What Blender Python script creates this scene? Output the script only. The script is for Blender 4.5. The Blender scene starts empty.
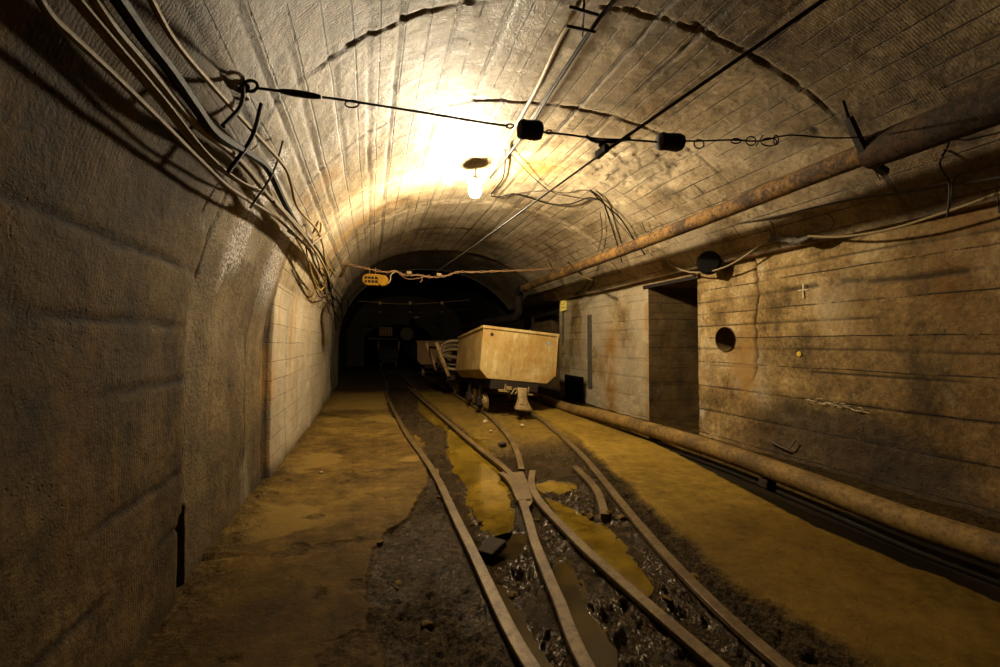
import bpy, math, random
import numpy as np
from mathutils import Vector, Matrix

random.seed(7)
RNG = np.random.default_rng(11)
C = bpy.context.scene.collection
PI = math.pi

# ------------------------------------------------------------------ camera
F = 444.0; CX = 500.0; CY = 333.5; H = 1.35
YAW = math.atan((CX - 370.0) / F)
PIT = math.radians(1.20)
FW = np.array([math.sin(YAW) * math.cos(PIT), math.cos(YAW) * math.cos(PIT), math.sin(PIT)])
RT = np.array([math.cos(YAW), -math.sin(YAW), 0.0])
UP = np.cross(RT, FW)
cam = bpy.data.cameras.new('camera'); camo = bpy.data.objects.new('camera', cam); C.objects.link(camo)
cam.sensor_width = 36; cam.lens = F / 1000 * 36; cam.clip_start = 0.05; cam.clip_end = 200
camo.matrix_world = Matrix(((RT[0], UP[0], -FW[0], 0), (RT[1], UP[1], -FW[1], 0), (RT[2], UP[2], -FW[2], H), (0, 0, 0, 1)))
bpy.context.scene.camera = camo


def ray(px, py):
    return RT * (px - CX) / F + FW - UP * (py - CY) / F


def at(px, py, X=None, Y=None, Z=None):
    d = ray(px, py)
    if X is not None: t = X / d[0]
    elif Y is not None: t = Y / d[1]
    else: t = (Z - H) / d[2]
    return np.array([0, 0, H]) + d * t


# ------------------------------------------------------------------ tunnel lining
XC, AA, ZS, BB, NN = 1.953, 2.915, 1.158, 2.642, 2.267
XR = 4.87
ZR = 2.47


def vault(px, py, off=0.0):
    a, b = AA - off, BB - off
    lo, hi = 0.1, 60.0
    for _ in range(50):
        m = (lo + hi) / 2; P = at(px, py, Y=m)
        f = abs((P[0] - XC) / a) ** NN + abs(max(P[2] - ZS, 1e-4) / b) ** NN - 1
        if f < 0: lo = m
        else: hi = m
    return at(px, py, Y=lo)


def vnoise(x, y, z, seed=0):
    xi, yi, zi = np.floor(x).astype(np.int64), np.floor(y).astype(np.int64), np.floor(z).astype(np.int64)
    fx, fy, fz = x - xi, y - yi, z - zi
    fx = fx * fx * (3 - 2 * fx); fy = fy * fy * (3 - 2 * fy); fz = fz * fz * (3 - 2 * fz)

    def h(a, b, c):
        n = (a * 374761393 + b * 668265263 + c * 2147483647 + seed * 1274126177) & 0xffffffff
        n = ((n ^ (n >> 13)) * 1274126177) & 0xffffffff
        n = ((n ^ (n >> 16)) * 2246822519) & 0xffffffff
        return ((n ^ (n >> 15)) & 0xffff) / 65535.0
    r = 0
    for dx in (0, 1):
        for dy in (0, 1):
            for dz in (0, 1):
                w = (fx if dx else 1 - fx) * (fy if dy else 1 - fy) * (fz if dz else 1 - fz)
                r = r + w * h(xi + dx, yi + dy, zi + dz)
    return r * 2 - 1


def fbm(x, y, z=None, s=1.0, o=4, seed=0, gain=.5):
    x = np.asarray(x, float); y = np.asarray(y, float)
    z = np.zeros_like(x) if z is None else np.asarray(z, float)
    r = 0; a = 1.0; t = 0
    for i in range(o):
        r = r + a * vnoise(x * s + 13.7 * i, y * s + 7.1 * i, z * s + 3.3 * i, seed + i); t += a
        a *= gain; s *= 2.03
    return r / t


def sstep(a, b, x):
    t = np.clip((x - a) / (b - a), 0, 1); return t * t * (3 - 2 * t)


# ------------------------------------------------------------------ object helpers
def link(name, me, mat=None, parent=None):
    o = bpy.data.objects.new(name, me); C.objects.link(o)
    if mat is not None: me.materials.append(mat)
    if parent is not None: o.parent = parent
    return o


def mesh(name, V, Fc, mat=None, parent=None, smooth=True):
    me = bpy.data.meshes.new(name)
    me.from_pydata([tuple(map(float, v)) for v in V], [], [tuple(map(int, f)) for f in Fc])
    me.update()
    if smooth: me.polygons.foreach_set('use_smooth', [True] * len(me.polygons))
    return link(name, me, mat, parent)


def tag(o, label, cat, group=None, kind=None):
    o['label'] = label; o['category'] = cat
    if group: o['group'] = group
    if kind: o['kind'] = kind
    return o


def struct(o, label=None, cat=None):
    o['kind'] = 'structure'
    if label: o['label'] = label
    if cat: o['category'] = cat
    return o


def empty(name, loc=(0, 0, 0), rot=(0, 0, 0)):
    o = bpy.data.objects.new(name, None); C.objects.link(o)
    o.location = tuple(map(float, loc)); o.rotation_euler = rot; o.empty_display_size = .1
    return o


def grid_mesh(name, P, mat, attrs=None, uv=None, keep=None, parent=None, flip=False):
    """P: (n, m, 3) array"""
    n, m = P.shape[:2]
    V = P.reshape(-1, 3)
    i, j = np.meshgrid(np.arange(n - 1), np.arange(m - 1), indexing='ij')
    a = i * m + j
    q = np.stack([a, a + 1, a + m + 1, a + m], -1) if not flip else np.stack([a, a + m, a + m + 1, a + 1], -1)
    if keep is not None: q = q[keep]
    q = q.reshape(-1, 4)
    me = bpy.data.meshes.new(name)
    me.vertices.add(len(V)); me.vertices.foreach_set('co', V.astype(np.float32).ravel())
    me.loops.add(q.size); me.loops.foreach_set('vertex_index', q.ravel().astype(np.int32))
    me.polygons.add(len(q)); me.polygons.foreach_set('loop_start', (np.arange(len(q)) * 4).astype(np.int32))
    me.polygons.foreach_set('loop_total', np.full(len(q), 4, np.int32))
    me.update(calc_edges=True)
    me.polygons.foreach_set('use_smooth', [True] * len(q))
    if uv is not None:
        l = me.uv_layers.new(name='UVMap'); U = uv.reshape(-1, 2)[q.ravel()]
        l.data.foreach_set('uv', U.astype(np.float32).ravel())
    for k, A in (attrs or {}).items():
        at_ = me.attributes.new(k, 'FLOAT', 'POINT'); at_.data.foreach_set('value', np.asarray(A, np.float32).ravel())
    me.validate(); me.update()
    return link(name, me, mat, parent)


class MB:
    def __init__(s): s.V = []; s.F = []

    def add(s, V, Fc):
        k = len(s.V); s.V += [tuple(map(float, v)) for v in V]; s.F += [tuple(i + k for i in f) for f in Fc]; return s

    def box(s, c, d, rz=0, M=None):
        x, y, z = [v / 2 for v in d]
        P = np.array([(i, j, k) for i in (-x, x) for j in (-y, y) for k in (-z, z)])
        if rz:
            R = np.array([[math.cos(rz), -math.sin(rz), 0], [math.sin(rz), math.cos(rz), 0], [0, 0, 1]]); P = P @ R.T
        if M is not None: P = P @ np.asarray(M).T
        P = P + np.array(c)
        return s.add(P, [(0, 1, 3, 2), (4, 6, 7, 5), (0, 4, 5, 1), (2, 3, 7, 6), (0, 2, 6, 4), (1, 5, 7, 3)])

    def bar(s, a, b, w, h, up=(0, 0, 1)):
        a = np.array(a, float); b = np.array(b, float); d = b - a; L = np.linalg.norm(d); d /= L
        u = np.array(up, float); r = np.cross(d, u)
        if np.linalg.norm(r) < 1e-3: r = np.cross(d, (1, 0, 0))
        r /= np.linalg.norm(r); u = np.cross(r, d)
        return s.box((a + b) / 2, (w, L, h), M=np.stack([r, d, u], 1))

    def tube(s, P, r, n=8, smooth=0, cap=True, rj=0.0):
        P = np.array(P, float)
        if smooth: P = catmull(P, smooth)
        m = len(P); T = np.gradient(P, axis=0); T /= np.linalg.norm(T, axis=1)[:, None] + 1e-12
        rr = np.full(m, r) if np.isscalar(r) else np.interp(np.linspace(0, 1, m), np.linspace(0, 1, len(r)), r)
        u = np.cross(T[0], (0, 0, 1.0))
        if np.linalg.norm(u) < .1: u = np.cross(T[0], (1.0, 0, 0))
        u /= np.linalg.norm(u); V = []
        for i in range(m):
            u = u - T[i] * (u @ T[i]); u /= np.linalg.norm(u); w = np.cross(T[i], u)
            for k in range(n):
                a = 2 * PI * k / n; q = rr[i] * (1 + (rj * (random.random() - .5) if rj else 0))
                V.append(P[i] + q * (u * math.cos(a) + w * math.sin(a)))
        Fc = [(i * n + k, i * n + (k + 1) % n, (i + 1) * n + (k + 1) % n, (i + 1) * n + k) for i in range(m - 1) for k in range(n)]
        if cap: Fc += [tuple(range(n))[::-1], tuple((m - 1) * n + k for k in range(n))]
        return s.add(V, Fc)

    def lathe(s, prof, c, axis=(0, 0, 1), n=24, close=True):
        """prof: list of (r, h) along axis"""
        ax = np.array(axis, float); ax /= np.linalg.norm(ax)
        u = np.cross(ax, (0, 0, 1.0))
        if np.linalg.norm(u) < .1: u = np.cross(ax, (1.0, 0, 0))
        u /= np.linalg.norm(u); w = np.cross(ax, u); c = np.array(c, float)
        V = [c + ax * h + r * (u * math.cos(2 * PI * k / n) + w * math.sin(2 * PI * k / n)) for r, h in prof for k in range(n)]
        Fc = [(i * n + k, i * n + (k + 1) % n, (i + 1) * n + (k + 1) % n, (i + 1) * n + k) for i in range(len(prof) - 1) for k in range(n)]
        if close: Fc += [tuple(range(n))[::-1], tuple((len(prof) - 1) * n + k for k in range(n))]
        return s.add(V, Fc)

    def prism(s, poly, y0, y1, M=None, o=(0, 0, 0)):
        """poly in (x, z), extruded along y"""
        n = len(poly); V = [(x, y0, z) for x, z in poly] + [(x, y1, z) for x, z in poly]
        if M is not None: V = np.array(V) @ np.asarray(M).T
        V = np.array(V) + np.array(o)
        return s.add(V, [tuple(range(n)), tuple(range(n, 2 * n))[::-1]] + [(i, i + n, (i + 1) % n + n, (i + 1) % n) for i in range(n)])

    def build(s, name, mat, parent=None, smooth=True, bevel=0.0, sharp=35):
        o = mesh(name, s.V, s.F, mat, parent, smooth)
        me = o.data
        import bmesh
        bm = bmesh.new(); bm.from_mesh(me); bmesh.ops.recalc_face_normals(bm, faces=bm.faces); bm.to_mesh(me); bm.free()
        if bevel:
            b = o.modifiers.new('bevel', 'BEVEL'); b.width = bevel; b.segments = 2; b.limit_method = 'ANGLE'; b.angle_limit = math.radians(40)
        if smooth:
            try: me.set_sharp_from_angle(angle=math.radians(sharp))
            except Exception: pass
        return o


def catmull(P, k=6):
    P = np.array(P, float); Q = np.vstack([2 * P[0] - P[1], P, 2 * P[-1] - P[-2]]); out = []
    for i in range(1, len(Q) - 2):
        p0, p1, p2, p3 = Q[i - 1:i + 3]
        for t in np.arange(k) / k:
            out.append(.5 * ((2 * p1) + (-p0 + p2) * t + (2 * p0 - 5 * p1 + 4 * p2 - p3) * t * t + (-p0 + 3 * p1 - 3 * p2 + p3) * t ** 3))
    out.append(P[-1]); return np.array(out)


def jitter(P, a):
    P = np.array(P, float); return P + RNG.normal(0, a, P.shape)


# ------------------------------------------------------------------ materials
class NT:
    def __init__(s, name):
        s.m = bpy.data.materials.new(name); s.m.use_nodes = True; s.t = s.m.node_tree; s.t.nodes.clear()
        s.out = s.t.nodes.new('ShaderNodeOutputMaterial'); s.b = s.t.nodes.new('ShaderNodeBsdfPrincipled')
        s.t.links.new(s.b.outputs[0], s.out.inputs[0])
        s.co = s.t.nodes.new('ShaderNodeTexCoord').outputs['Object']

    def n(s, t, **k):
        nd = s.t.nodes.new(t)
        for a, b in k.items(): setattr(nd, a, b)
        return nd

    def set(s, sock, v):
        if hasattr(v, 'is_linked') or isinstance(v, bpy.types.NodeSocket): s.t.links.new(v, sock)
        elif isinstance(v, (tuple, list)) and len(v) == 3 and sock.type == 'RGBA': sock.default_value = (*v, 1)
        else: sock.default_value = v

    def noise(s, scale, detail=4, rough=.55, co=None, dist=0, out='Fac'):
        nd = s.n('ShaderNodeTexNoise'); nd.inputs['Scale'].default_value = scale; nd.inputs['Detail'].default_value = detail
        nd.inputs['Roughness'].default_value = rough; nd.inputs['Distortion'].default_value = dist
        s.set(nd.inputs['Vector'], co if co is not None else s.co); return nd.outputs[out]

    def voro(s, scale, co=None, feature='F1', out='Distance'):
        nd = s.n('ShaderNodeTexVoronoi', feature=feature); nd.inputs['Scale'].default_value = scale
        s.set(nd.inputs['Vector'], co if co is not None else s.co); return nd.outputs[out]

    def math(s, op, a, b=0.0, c=None, clamp=False):
        nd = s.n('ShaderNodeMath', operation=op, use_clamp=clamp); s.set(nd.inputs[0], a); s.set(nd.inputs[1], b)
        if c is not None: s.set(nd.inputs[2], c)
        return nd.outputs[0]

    def mul(s, a, b): return s.math('MULTIPLY', a, b)
    def add(s, a, b): return s.math('ADD', a, b)

    def mix(s, f, a, b, mode='MIX'):
        nd = s.n('ShaderNodeMix', data_type='RGBA', blend_type=mode); s.set(nd.inputs['Factor'], f)
        s.set(nd.inputs[6], a); s.set(nd.inputs[7], b); return nd.outputs[2]

    def ramp(s, f, stops):
        nd = s.n('ShaderNodeValToRGB'); s.set(nd.inputs[0], f); e = nd.color_ramp.elements
        while len(e) < len(stops): e.new(.5)
        for i, (p, c) in enumerate(stops):
            e[i].position = p; e[i].color = (c, c, c, 1) if not isinstance(c, tuple) else (*c, 1)
        return nd.outputs[0]

    def sm(s, f, a, b):
        nd = s.n('ShaderNodeMapRange', interpolation_type='SMOOTHSTEP'); s.set(nd.inputs[0], f)
        nd.inputs[1].default_value = a; nd.inputs[2].default_value = b; return nd.outputs[0]

    def mapping(s, scale=(1, 1, 1), rot=(0, 0, 0), loc=(0, 0, 0), co=None):
        nd = s.n('ShaderNodeMapping'); s.set(nd.inputs[0], co if co is not None else s.co)
        nd.inputs['Scale'].default_value = scale; nd.inputs['Rotation'].default_value = rot; nd.inputs['Location'].default_value = loc
        return nd.outputs[0]

    def attr(s, name):
        return s.n('ShaderNodeAttribute', attribute_name=name).outputs['Fac']

    def bump(s, h, strength=1.0, dist=.01, normal=None):
        nd = s.n('ShaderNodeBump'); nd.inputs['Strength'].default_value = strength; nd.inputs['Distance'].default_value = dist
        s.set(nd.inputs['Height'], h)
        if normal is not None: s.set(nd.inputs['Normal'], normal)
        return nd.outputs[0]

    def fin(s, col, rough=.7, metal=0.0, normal=None, spec=None, **k):
        s.set(s.b.inputs['Base Color'], col); s.set(s.b.inputs['Roughness'], rough); s.set(s.b.inputs['Metallic'], metal)
        if normal is not None: s.set(s.b.inputs['Normal'], normal)
        if spec is not None: s.set(s.b.inputs['Specular IOR Level'], spec)
        for a, v in k.items(): s.set(s.b.inputs[a], v)
        return s.m


def concrete(name, dark, mid, light, bw=2.7, rh=.19, ribs=.5, rust=.5, rockiness=1.0, board=1.0, dull=0.0, alt=None, motk=.75):
    t = NT(name)
    uv = t.n('ShaderNodeTexCoord').outputs['UV']
    wob = t.noise(1.7, 3, out='Color')
    add = t.n('ShaderNodeVectorMath', operation='MULTIPLY_ADD'); t.set(add.inputs[0], wob); add.inputs[1].default_value = (.03, .03, 0); t.set(add.inputs[2], uv)
    br = t.n('ShaderNodeTexBrick'); br.offset = .37; br.offset_frequency = 2; t.set(br.inputs['Vector'], add.outputs[0])
    br.inputs['Color1'].default_value = (.72, .72, .72, 1); br.inputs['Color2'].default_value = (1.12, 1.12, 1.12, 1)
    br.inputs['Mortar'].default_value = (.9, .9, .9, 1); br.inputs['Scale'].default_value = 1
    br.inputs['Mortar Size'].default_value = .008; br.inputs['Mortar Smooth'].default_value = .4
    br.inputs['Brick Width'].default_value = bw; br.inputs['Row Height'].default_value = rh
    mort = br.outputs['Fac']
    # joints fade in and out along their length
    jn = t.sm(t.noise(1.9, 5, .7), .40, .54)
    line = t.mul(mort, t.mul(jn, board)); line = t.mul(line, t.math('SUBTRACT', 1.0, t.attr('side'))); mot = t.noise(7.5, 8, .78)
    big = t.noise(.55, 6, .62); med = t.noise(2.6, 7, .65); fine = t.noise(22, 5, .7); grit = t.noise(110, 3, .7)
    f = t.add(t.mul(big, .38), t.add(t.mul(med, .36), t.mul(fine, .26)))
    col = t.ramp(f, [(.40, dark), (.5, mid), (.60, light)])
    side = t.attr('side')
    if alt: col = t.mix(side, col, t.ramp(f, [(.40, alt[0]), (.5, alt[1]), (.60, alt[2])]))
    bv = t.sm(t.noise(.9, 2), .3, .7)
    col = t.mix(t.mul(bv, .8 * board), col, t.mix(1.0, col, br.outputs['Color'], 'MULTIPLY'))
    # rust and iron staining running across the boards
    st = t.mapping((.5, 1.0, .35)); rn = t.noise(1.35, 7, .7, st, .4)
    col = t.mix(t.mul(t.sm(rn, .55, .72), rust), col, (.27, .135, .030))
    wn = t.noise(1.9, 8, .72, t.mapping((1, 1, .5), loc=(5, 3, 1)))
    col = t.mix(t.mul(t.sm(wn, .6, .75), .55), col, (.60, .54, .42))
    dn = t.noise(1.1, 8, .75, t.mapping((1, 1, .45), loc=(9, 1, 4)))
    col = t.mix(t.mul(t.sm(dn, .52, .66), .75), col, (.062, .042, .018))
    col = t.mix(t.mul(t.sm(mot, .50, .36), motk), col, t.mix(1.0, col, (.42, .38, .34), 'MULTIPLY'))
    speck = t.sm(fine, .36, .28)
    col = t.mix(t.mul(speck, .7), col, (.05, .033, .018))
    col = t.mix(t.mul(line, .92), col, (.035, .024, .012))
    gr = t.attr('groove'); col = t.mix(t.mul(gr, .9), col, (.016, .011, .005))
    li = t.attr('lime'); col = t.mix(t.mul(li, .6), col, t.mix(mot, (.34, .27, .16), (.66, .58, .42)))
    ru = t.attr('rust'); col = t.mix(t.mul(ru, t.sm(med, .25, .6)), col, t.mix(fine, (.36, .19, .03), (.20, .095, .025)))
    gm = t.attr('grime'); col = t.mix(gm, col, t.mix(1.0, col, (.50, .44, .36), 'MULTIPLY'))  # light falloff painted in: concrete colour darkened near the camera
    cr = t.attr('glint_paint'); col = t.mix(t.mul(cr, t.sm(t.noise(46, 4, .75), .46, .54)), col, (.92, .84, .74))  # white speckle painted as the lamp's glint on the wet streaks
    wet = t.attr('wet')
    col = t.mix(t.mul(wet, .35), col, t.mix(1.0, col, (.45, .42, .40), 'MULTIPLY'))
    # relief
    wv = t.n('ShaderNodeTexWave', wave_type='BANDS', bands_direction='X'); t.set(wv.inputs['Vector'], add.outputs[0])
    wv.inputs['Scale'].default_value = 17; wv.inputs['Distortion'].default_value = 1.6; wv.inputs['Detail'].default_value = 2; wv.inputs['Detail Scale'].default_value = 1.5
    rib = t.mul(wv.outputs['Fac'], t.sm(t.noise(.8, 3, co=t.mapping(loc=(3, 3, 3))), .42, .6))
    pit = t.mul(t.sm(t.voro(34), .22, .0), t.sm(t.noise(3), .5, .65))
    h = t.add(t.mul(med, 1.2 * rockiness), t.add(t.mul(fine, .55 * rockiness), t.mul(grit, .18)))
    h = t.add(h, t.add(t.mul(mot, .9 * rockiness), t.mul(rib, .07 * ribs))); h = t.math('SUBTRACT', h, t.mul(line, 1.3)); h = t.math('SUBTRACT', h, t.mul(pit, .7))
    h = t.add(h, t.mul(wet, t.mul(t.noise(48, 3, .7), 2.6)))
    rough = t.math('SUBTRACT', t.add(t.add(t.add(.42 + dull * .3, t.mul(t.attr('side'), .22)), t.mul(mot, .25)), t.mul(fine, .12)), t.mul(wet, .30))
    return t.fin(col, rough, 0, t.bump(h, 1.0, .016), spec=t.add(t.math('SUBTRACT', .45 - .3 * dull, t.mul(t.attr('side'), .25)), t.mul(wet, .5)))


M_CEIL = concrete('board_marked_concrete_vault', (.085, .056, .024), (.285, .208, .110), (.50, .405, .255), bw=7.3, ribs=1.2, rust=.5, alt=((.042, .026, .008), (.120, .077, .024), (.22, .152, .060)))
M_RIGHT = concrete('stained_concrete_right', (.10, .062, .018), (.29, .190, .070), (.50, .385, .20), bw=90, rh=.36, ribs=.3, rust=.85, dull=.7, motk=.45)


def rock():
    t = NT('dark_rock_lining')
    a = t.noise(1.2, 8, .7); b = t.noise(14, 5, .7)
    col = t.mix(a, (.016, .012, .008), (.07, .052, .032))
    return t.fin(col, .85, 0, t.bump(t.add(a, t.mul(b, .3)), 1, .06), spec=.2)


M_ROCK = rock()


def floor_mat():
    t = NT('mine_floor_mud')
    mud = t.attr('mud'); wet = t.attr('wet')
    big = t.noise(.9, 6, .65); med = t.noise(5, 7, .7); fine = t.noise(38, 5, .72); grit = t.noise(150, 3, .7)
    mot = t.noise(14, 7, .78); path = t.ramp(t.add(t.mul(big, .4), t.add(t.mul(med, .35), t.mul(mot, .25))), [(.40, (.040, .024, .007)), (.5, (.100, .060, .014)), (.60, (.175, .108, .022))])
    path = t.mix(t.mul(t.sm(fine, .42, .25), .6), path, (.06, .036, .014))
    pale = t.attr('pale'); path = t.mix(t.mul(pale, .75), path, (.20, .128, .030))
    sn = t.attr('sand'); path = t.mix(t.mul(sn, .85), path, t.mix(t.sm(t.add(t.mul(big, .35), t.add(t.mul(med, .35), t.mul(mot, .3))), .34, .64), (.115, .070, .010), (.30, .190, .030)))
    dk = t.mix(t.sm(mot, .36, .62), (.006, .004, .002), (.085, .055, .022)); dk = t.mix(t.mul(t.sm(t.voro(30, co=t.mapping(loc=(4, 4, 4)), feature='DISTANCE_TO_EDGE'), .10, .0), .7), dk, (.006, .004, .002))
    dk = t.mix(t.mul(t.sm(t.noise(55, 4, .75), .50, .60), .55), dk, (.15, .098, .042)); dk = t.mix(t.mul(t.sm(t.noise(70, 4, .7, t.mapping(loc=(8, 8, 8))), .5, .42), .7), dk, (.004, .003, .001))
    dp = t.attr('floor_near_shade'); path = t.mix(dp, path, t.mix(1.0, path, (.46, .42, .40), 'MULTIPLY'))  # light falloff painted into the floor colour near the camera
    col = t.mix(mud, path, dk)
    lump = t.voro(24, co=t.mapping(loc=(1, 2, 3))); lump2 = t.voro(60)
    h = t.add(t.mul(med, .5), t.add(t.mul(fine, .35), t.mul(grit, .12)))
    h = t.add(h, t.mul(mud, t.add(t.mul(mot, 2.6), t.add(t.mul(lump, .7), t.mul(lump2, .3)))))
    rough = t.math('SUBTRACT', t.add(.66, t.mul(fine, .2)), t.mul(wet, t.add(.44, t.mul(fine, .25))))
    return t.fin(col, rough, 0, t.bump(h, 1.0, .024), spec=t.add(.12, t.mul(wet, .36)), **{'Specular Tint': (1.0, .72, .42)})


M_FLOOR = floor_mat()


def water(nm, c0, c1):
    t = NT(nm)
    a = t.noise(3, 5, .6); b = t.noise(55, 3)
    col = t.mix(t.sm(a, .35, .65), c0, c1)
    return t.fin(col, .09, 0, t.bump(t.add(t.noise(6, 2), t.mul(b, .12)), .35, .004), spec=.6)


M_WATER = water('ochre_puddle_water', (.085, .050, .004), (.20, .125, .012))
M_WATER2 = water('dark_puddle_water', (.018, .011, .003), (.06, .036, .006))


def rusty(name, base, rust, k=.5, rough=.6, metal=.2, bs=.004, sc=1.0, spec=.3):
    t = NT(name)
    a = t.noise(3.1 * sc, 7, .68); b = t.noise(26 * sc, 6, .72); c = t.noise(110, 3)
    f = t.sm(t.add(t.mul(a, .6), t.mul(b, .4)), k - .09, k + .09)
    col = t.mix(f, base, rust); col = t.mix(t.mul(t.sm(b, .5, .7), .5), col, tuple(v * .35 for v in rust))
    return t.fin(col, t.add(rough, t.mul(b, .25)), metal, t.bump(t.add(b, t.mul(c, .4)), 1, bs), spec=spec)


M_RAIL = rusty('rail_steel', (.155, .105, .042), (.085, .050, .018), .5, .42, .25, .003)
M_PIPE = rusty('rusty_pipe', (.22, .115, .026), (.045, .024, .009), .49, .65, .0, .010)
M_PIPE_SHADE = rusty('shaded_rust_pipe', (.060, .030, .010), (.016, .010, .005), .5, .7, .05, .008)  # rust, with the backlit shade of the near section put into its colour
M_FPIPE = rusty('floor_pipe_ochre', (.20, .120, .026), (.09, .052, .014), .5, .62, .05, .004)
M_DARK = rusty('dark_iron', (.018, .013, .008), (.035, .020, .009), .55, .6, .3, .003)
M_IRON = rusty('black_iron', (.018, .014, .011), (.035, .02, .012), .55, .55, .2, .002)
M_BUFF = rusty('worn_coupler', (.26, .18, .07), (.13, .08, .026), .55, .5, .15, .003)
M_WHEEL = rusty('wheel_steel', (.30, .19, .07), (.13, .075, .025), .5, .5, .3, .003)
M_WOOD = rusty('wet_timber', (.045, .028, .012), (.022, .014, .007), .5, .75, 0, .004)
M_BLACKPANEL = rusty('blackened_board', (.006, .005, .004), (.012, .009, .006), .6, .8, 0, .002, 1, .1)
M_BATTEN = rusty('grey_batten', (.10, .085, .06), (.06, .042, .022), .55, .7, 0, .003)
M_STONE = rusty('pale_stone', (.42, .33, .19), (.25, .17, .08), .55, .8, 0, .004, 3)
M_LAMPY = rusty('orange_lamp_housing', (.15, .072, .004), (.06, .030, .003), .6, .7, 0, .002, 3, .08)
M_TAN = rusty('tan_cable', (.20, .145, .065), (.10, .065, .025), .6, .5, 0, .0006, 2)
M_YEL = rusty('yellow_cable', (.30, .19, .035), (.16, .095, .02), .6, .5, 0, .0006, 2)
M_BLKC = rusty('black_cable', (.005, .004, .002), (.014, .010, .005), .6, .5, 0, .0006, 2, .15)
M_WIRE = rusty('thin_wire', (.03, .022, .015), (.06, .035, .018), .6, .5, .2, .0005, 2)
M_PALEC = rusty('pale_cable', (.22, .16, .08), (.13, .09, .04), .6, .5, 0, .0006, 2)
M_CHAIN = rusty('rusty_span_wire', (.12, .06, .02), (.06, .028, .010), .6, .6, .1, .0006, 2)
M_BEAD = rusty('dirty_porcelain', (.13, .085, .035), (.07, .04, .015), .6, .6, 0, .0006, 2, .15)
M_COND = rusty('galvanised_conduit', (.42, .36, .26), (.22, .15, .08), .6, .45, .3, .001)


def cart_paint():
    t = NT('cart_cream_paint')
    a = t.noise(2.2, 7, .7); b = t.noise(13, 7, .75); c = t.noise(60, 4, .7)
    s = t.noise(3.5, 6, .7, t.mapping((1.6, 1.6, .7)))
    col = t.mix(a, (.31, .205, .062), (.43, .31, .11))
    col = t.mix(t.mul(t.sm(s, .50, .64), .45), col, (.60, .50, .28))
    f = t.sm(t.add(t.mul(t.noise(1.5, 5, .6), .7), t.mul(b, .3)), .42, .58)
    col = t.mix(t.mul(f, .7), col, (.27, .135, .020))
    col = t.mix(t.mul(t.sm(b, .60, .66), .6), col, (.15, .08, .02))
    dsp = t.sm(t.voro(9, t.mapping(loc=(3, 3, 3))), .10, .05); col = t.mix(t.mul(dsp, t.sm(a, .5, .6)), col, (.10, .045, .012))
    sd = t.noise(5, 5, .7, t.mapping((2.2, 2.2, .5), loc=(2, 7, 1)))
    col = t.mix(t.mul(t.sm(sd, .56, .68), .5), col, (.14, .08, .03))
    return t.fin(col, t.add(.5, t.mul(b, .3)), 0, t.bump(t.add(b, t.mul(c, .4)), 1, .004), spec=.35)


M_CART = cart_paint()
M_CART2 = rusty('far_cart_paint', (.22, .13, .05), (.16, .08, .03), .55, .6, .1, .004)


def plain(name, col, rough=.6, metal=0.0):
    t = NT(name); return t.fin(t.mix(t.mul(t.noise(18, 4), .5), col, tuple(v * .55 for v in col)), rough, metal, t.bump(t.noise(60, 3), .4, .001))


M_SIGN = plain('sign_yellow', (.80, .60, .02), .5)
M_ENAM = plain('white_enamel', (.75, .72, .62), .5)
M_SIGNT = plain('sign_ink', (.10, .08, .01), .6)
M_STICK = plain('sticker_blue_grey', (.24, .27, .24), .5)
M_CHALK = plain('chalk_white', (.60, .50, .30), .9)
M_YDOT = plain('yellow_paint_dab', (.62, .40, .03), .8)
M_INS = plain('brown_insulator', (.022, .012, .010), .75)


def emit(name, col, s):
    m = bpy.data.materials.new(name); m.use_nodes = True; nt = m.node_tree; nt.nodes.clear()
    e = nt.nodes.new('ShaderNodeEmission'); e.inputs[0].default_value = (*col, 1); e.inputs[1].default_value = s
    o = nt.nodes.new('ShaderNodeOutputMaterial'); nt.links.new(e.outputs[0], o.inputs[0]); return m


M_BULB = emit('lit_bulb', (1.0, .83, .57), 2350.0)
M_FARB = emit('far_lit_bulb', (1.0, .66, .32), 40.0)

# ------------------------------------------------------------------ lining meshes
JOINTS = [-3.9, -2.5, -1.1, .2, 2.82, 4.17, 5.62, 7.45, 9.2, 10.5]


def yaxis(y0, y1, base=.022, far=.11):
    ys = [y0]
    while ys[-1] < y1: ys.append(ys[-1] + (.1 if ys[-1] < .3 else min(far, base * max(1, ys[-1] / 5.0))))
    ys[-1] = y1; return np.array(ys)


def lining_offset(Y):
    """how far each pour of concrete stands inward of the nominal profile"""
    o = np.zeros_like(Y)
    o += .02 * sstep(7.40, 7.44, Y) - .015 * sstep(9.2, 9.24, Y)
    return o


def profile_pts(s):
    """arc parameter s: metres up the left wall from z=-.3, then round the vault"""
    pass


ang = np.linspace(PI, 0, 900)
prof = [(XC - AA, z) for z in np.arange(-.35, ZS, .02)]
for a_ in ang:
    c_, s_ = math.cos(a_), math.sin(a_)
    x = XC + AA * np.sign(c_) * abs(c_) ** (2 / NN); z = ZS + BB * abs(s_) ** (2 / NN)
    k = max(0.0, (x - XC) / AA); x += .26 * k ** 5
    prof.append((x, z))
prof = np.array(prof)
cut = [i for i in range(len(prof)) if prof[i][0] > 3.5 and prof[i][1] < ZR]
prof = prof[:cut[0] + 1]
L_ = np.concatenate([[0], np.cumsum(np.linalg.norm(np.diff(prof, axis=0), axis=1))])


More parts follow.
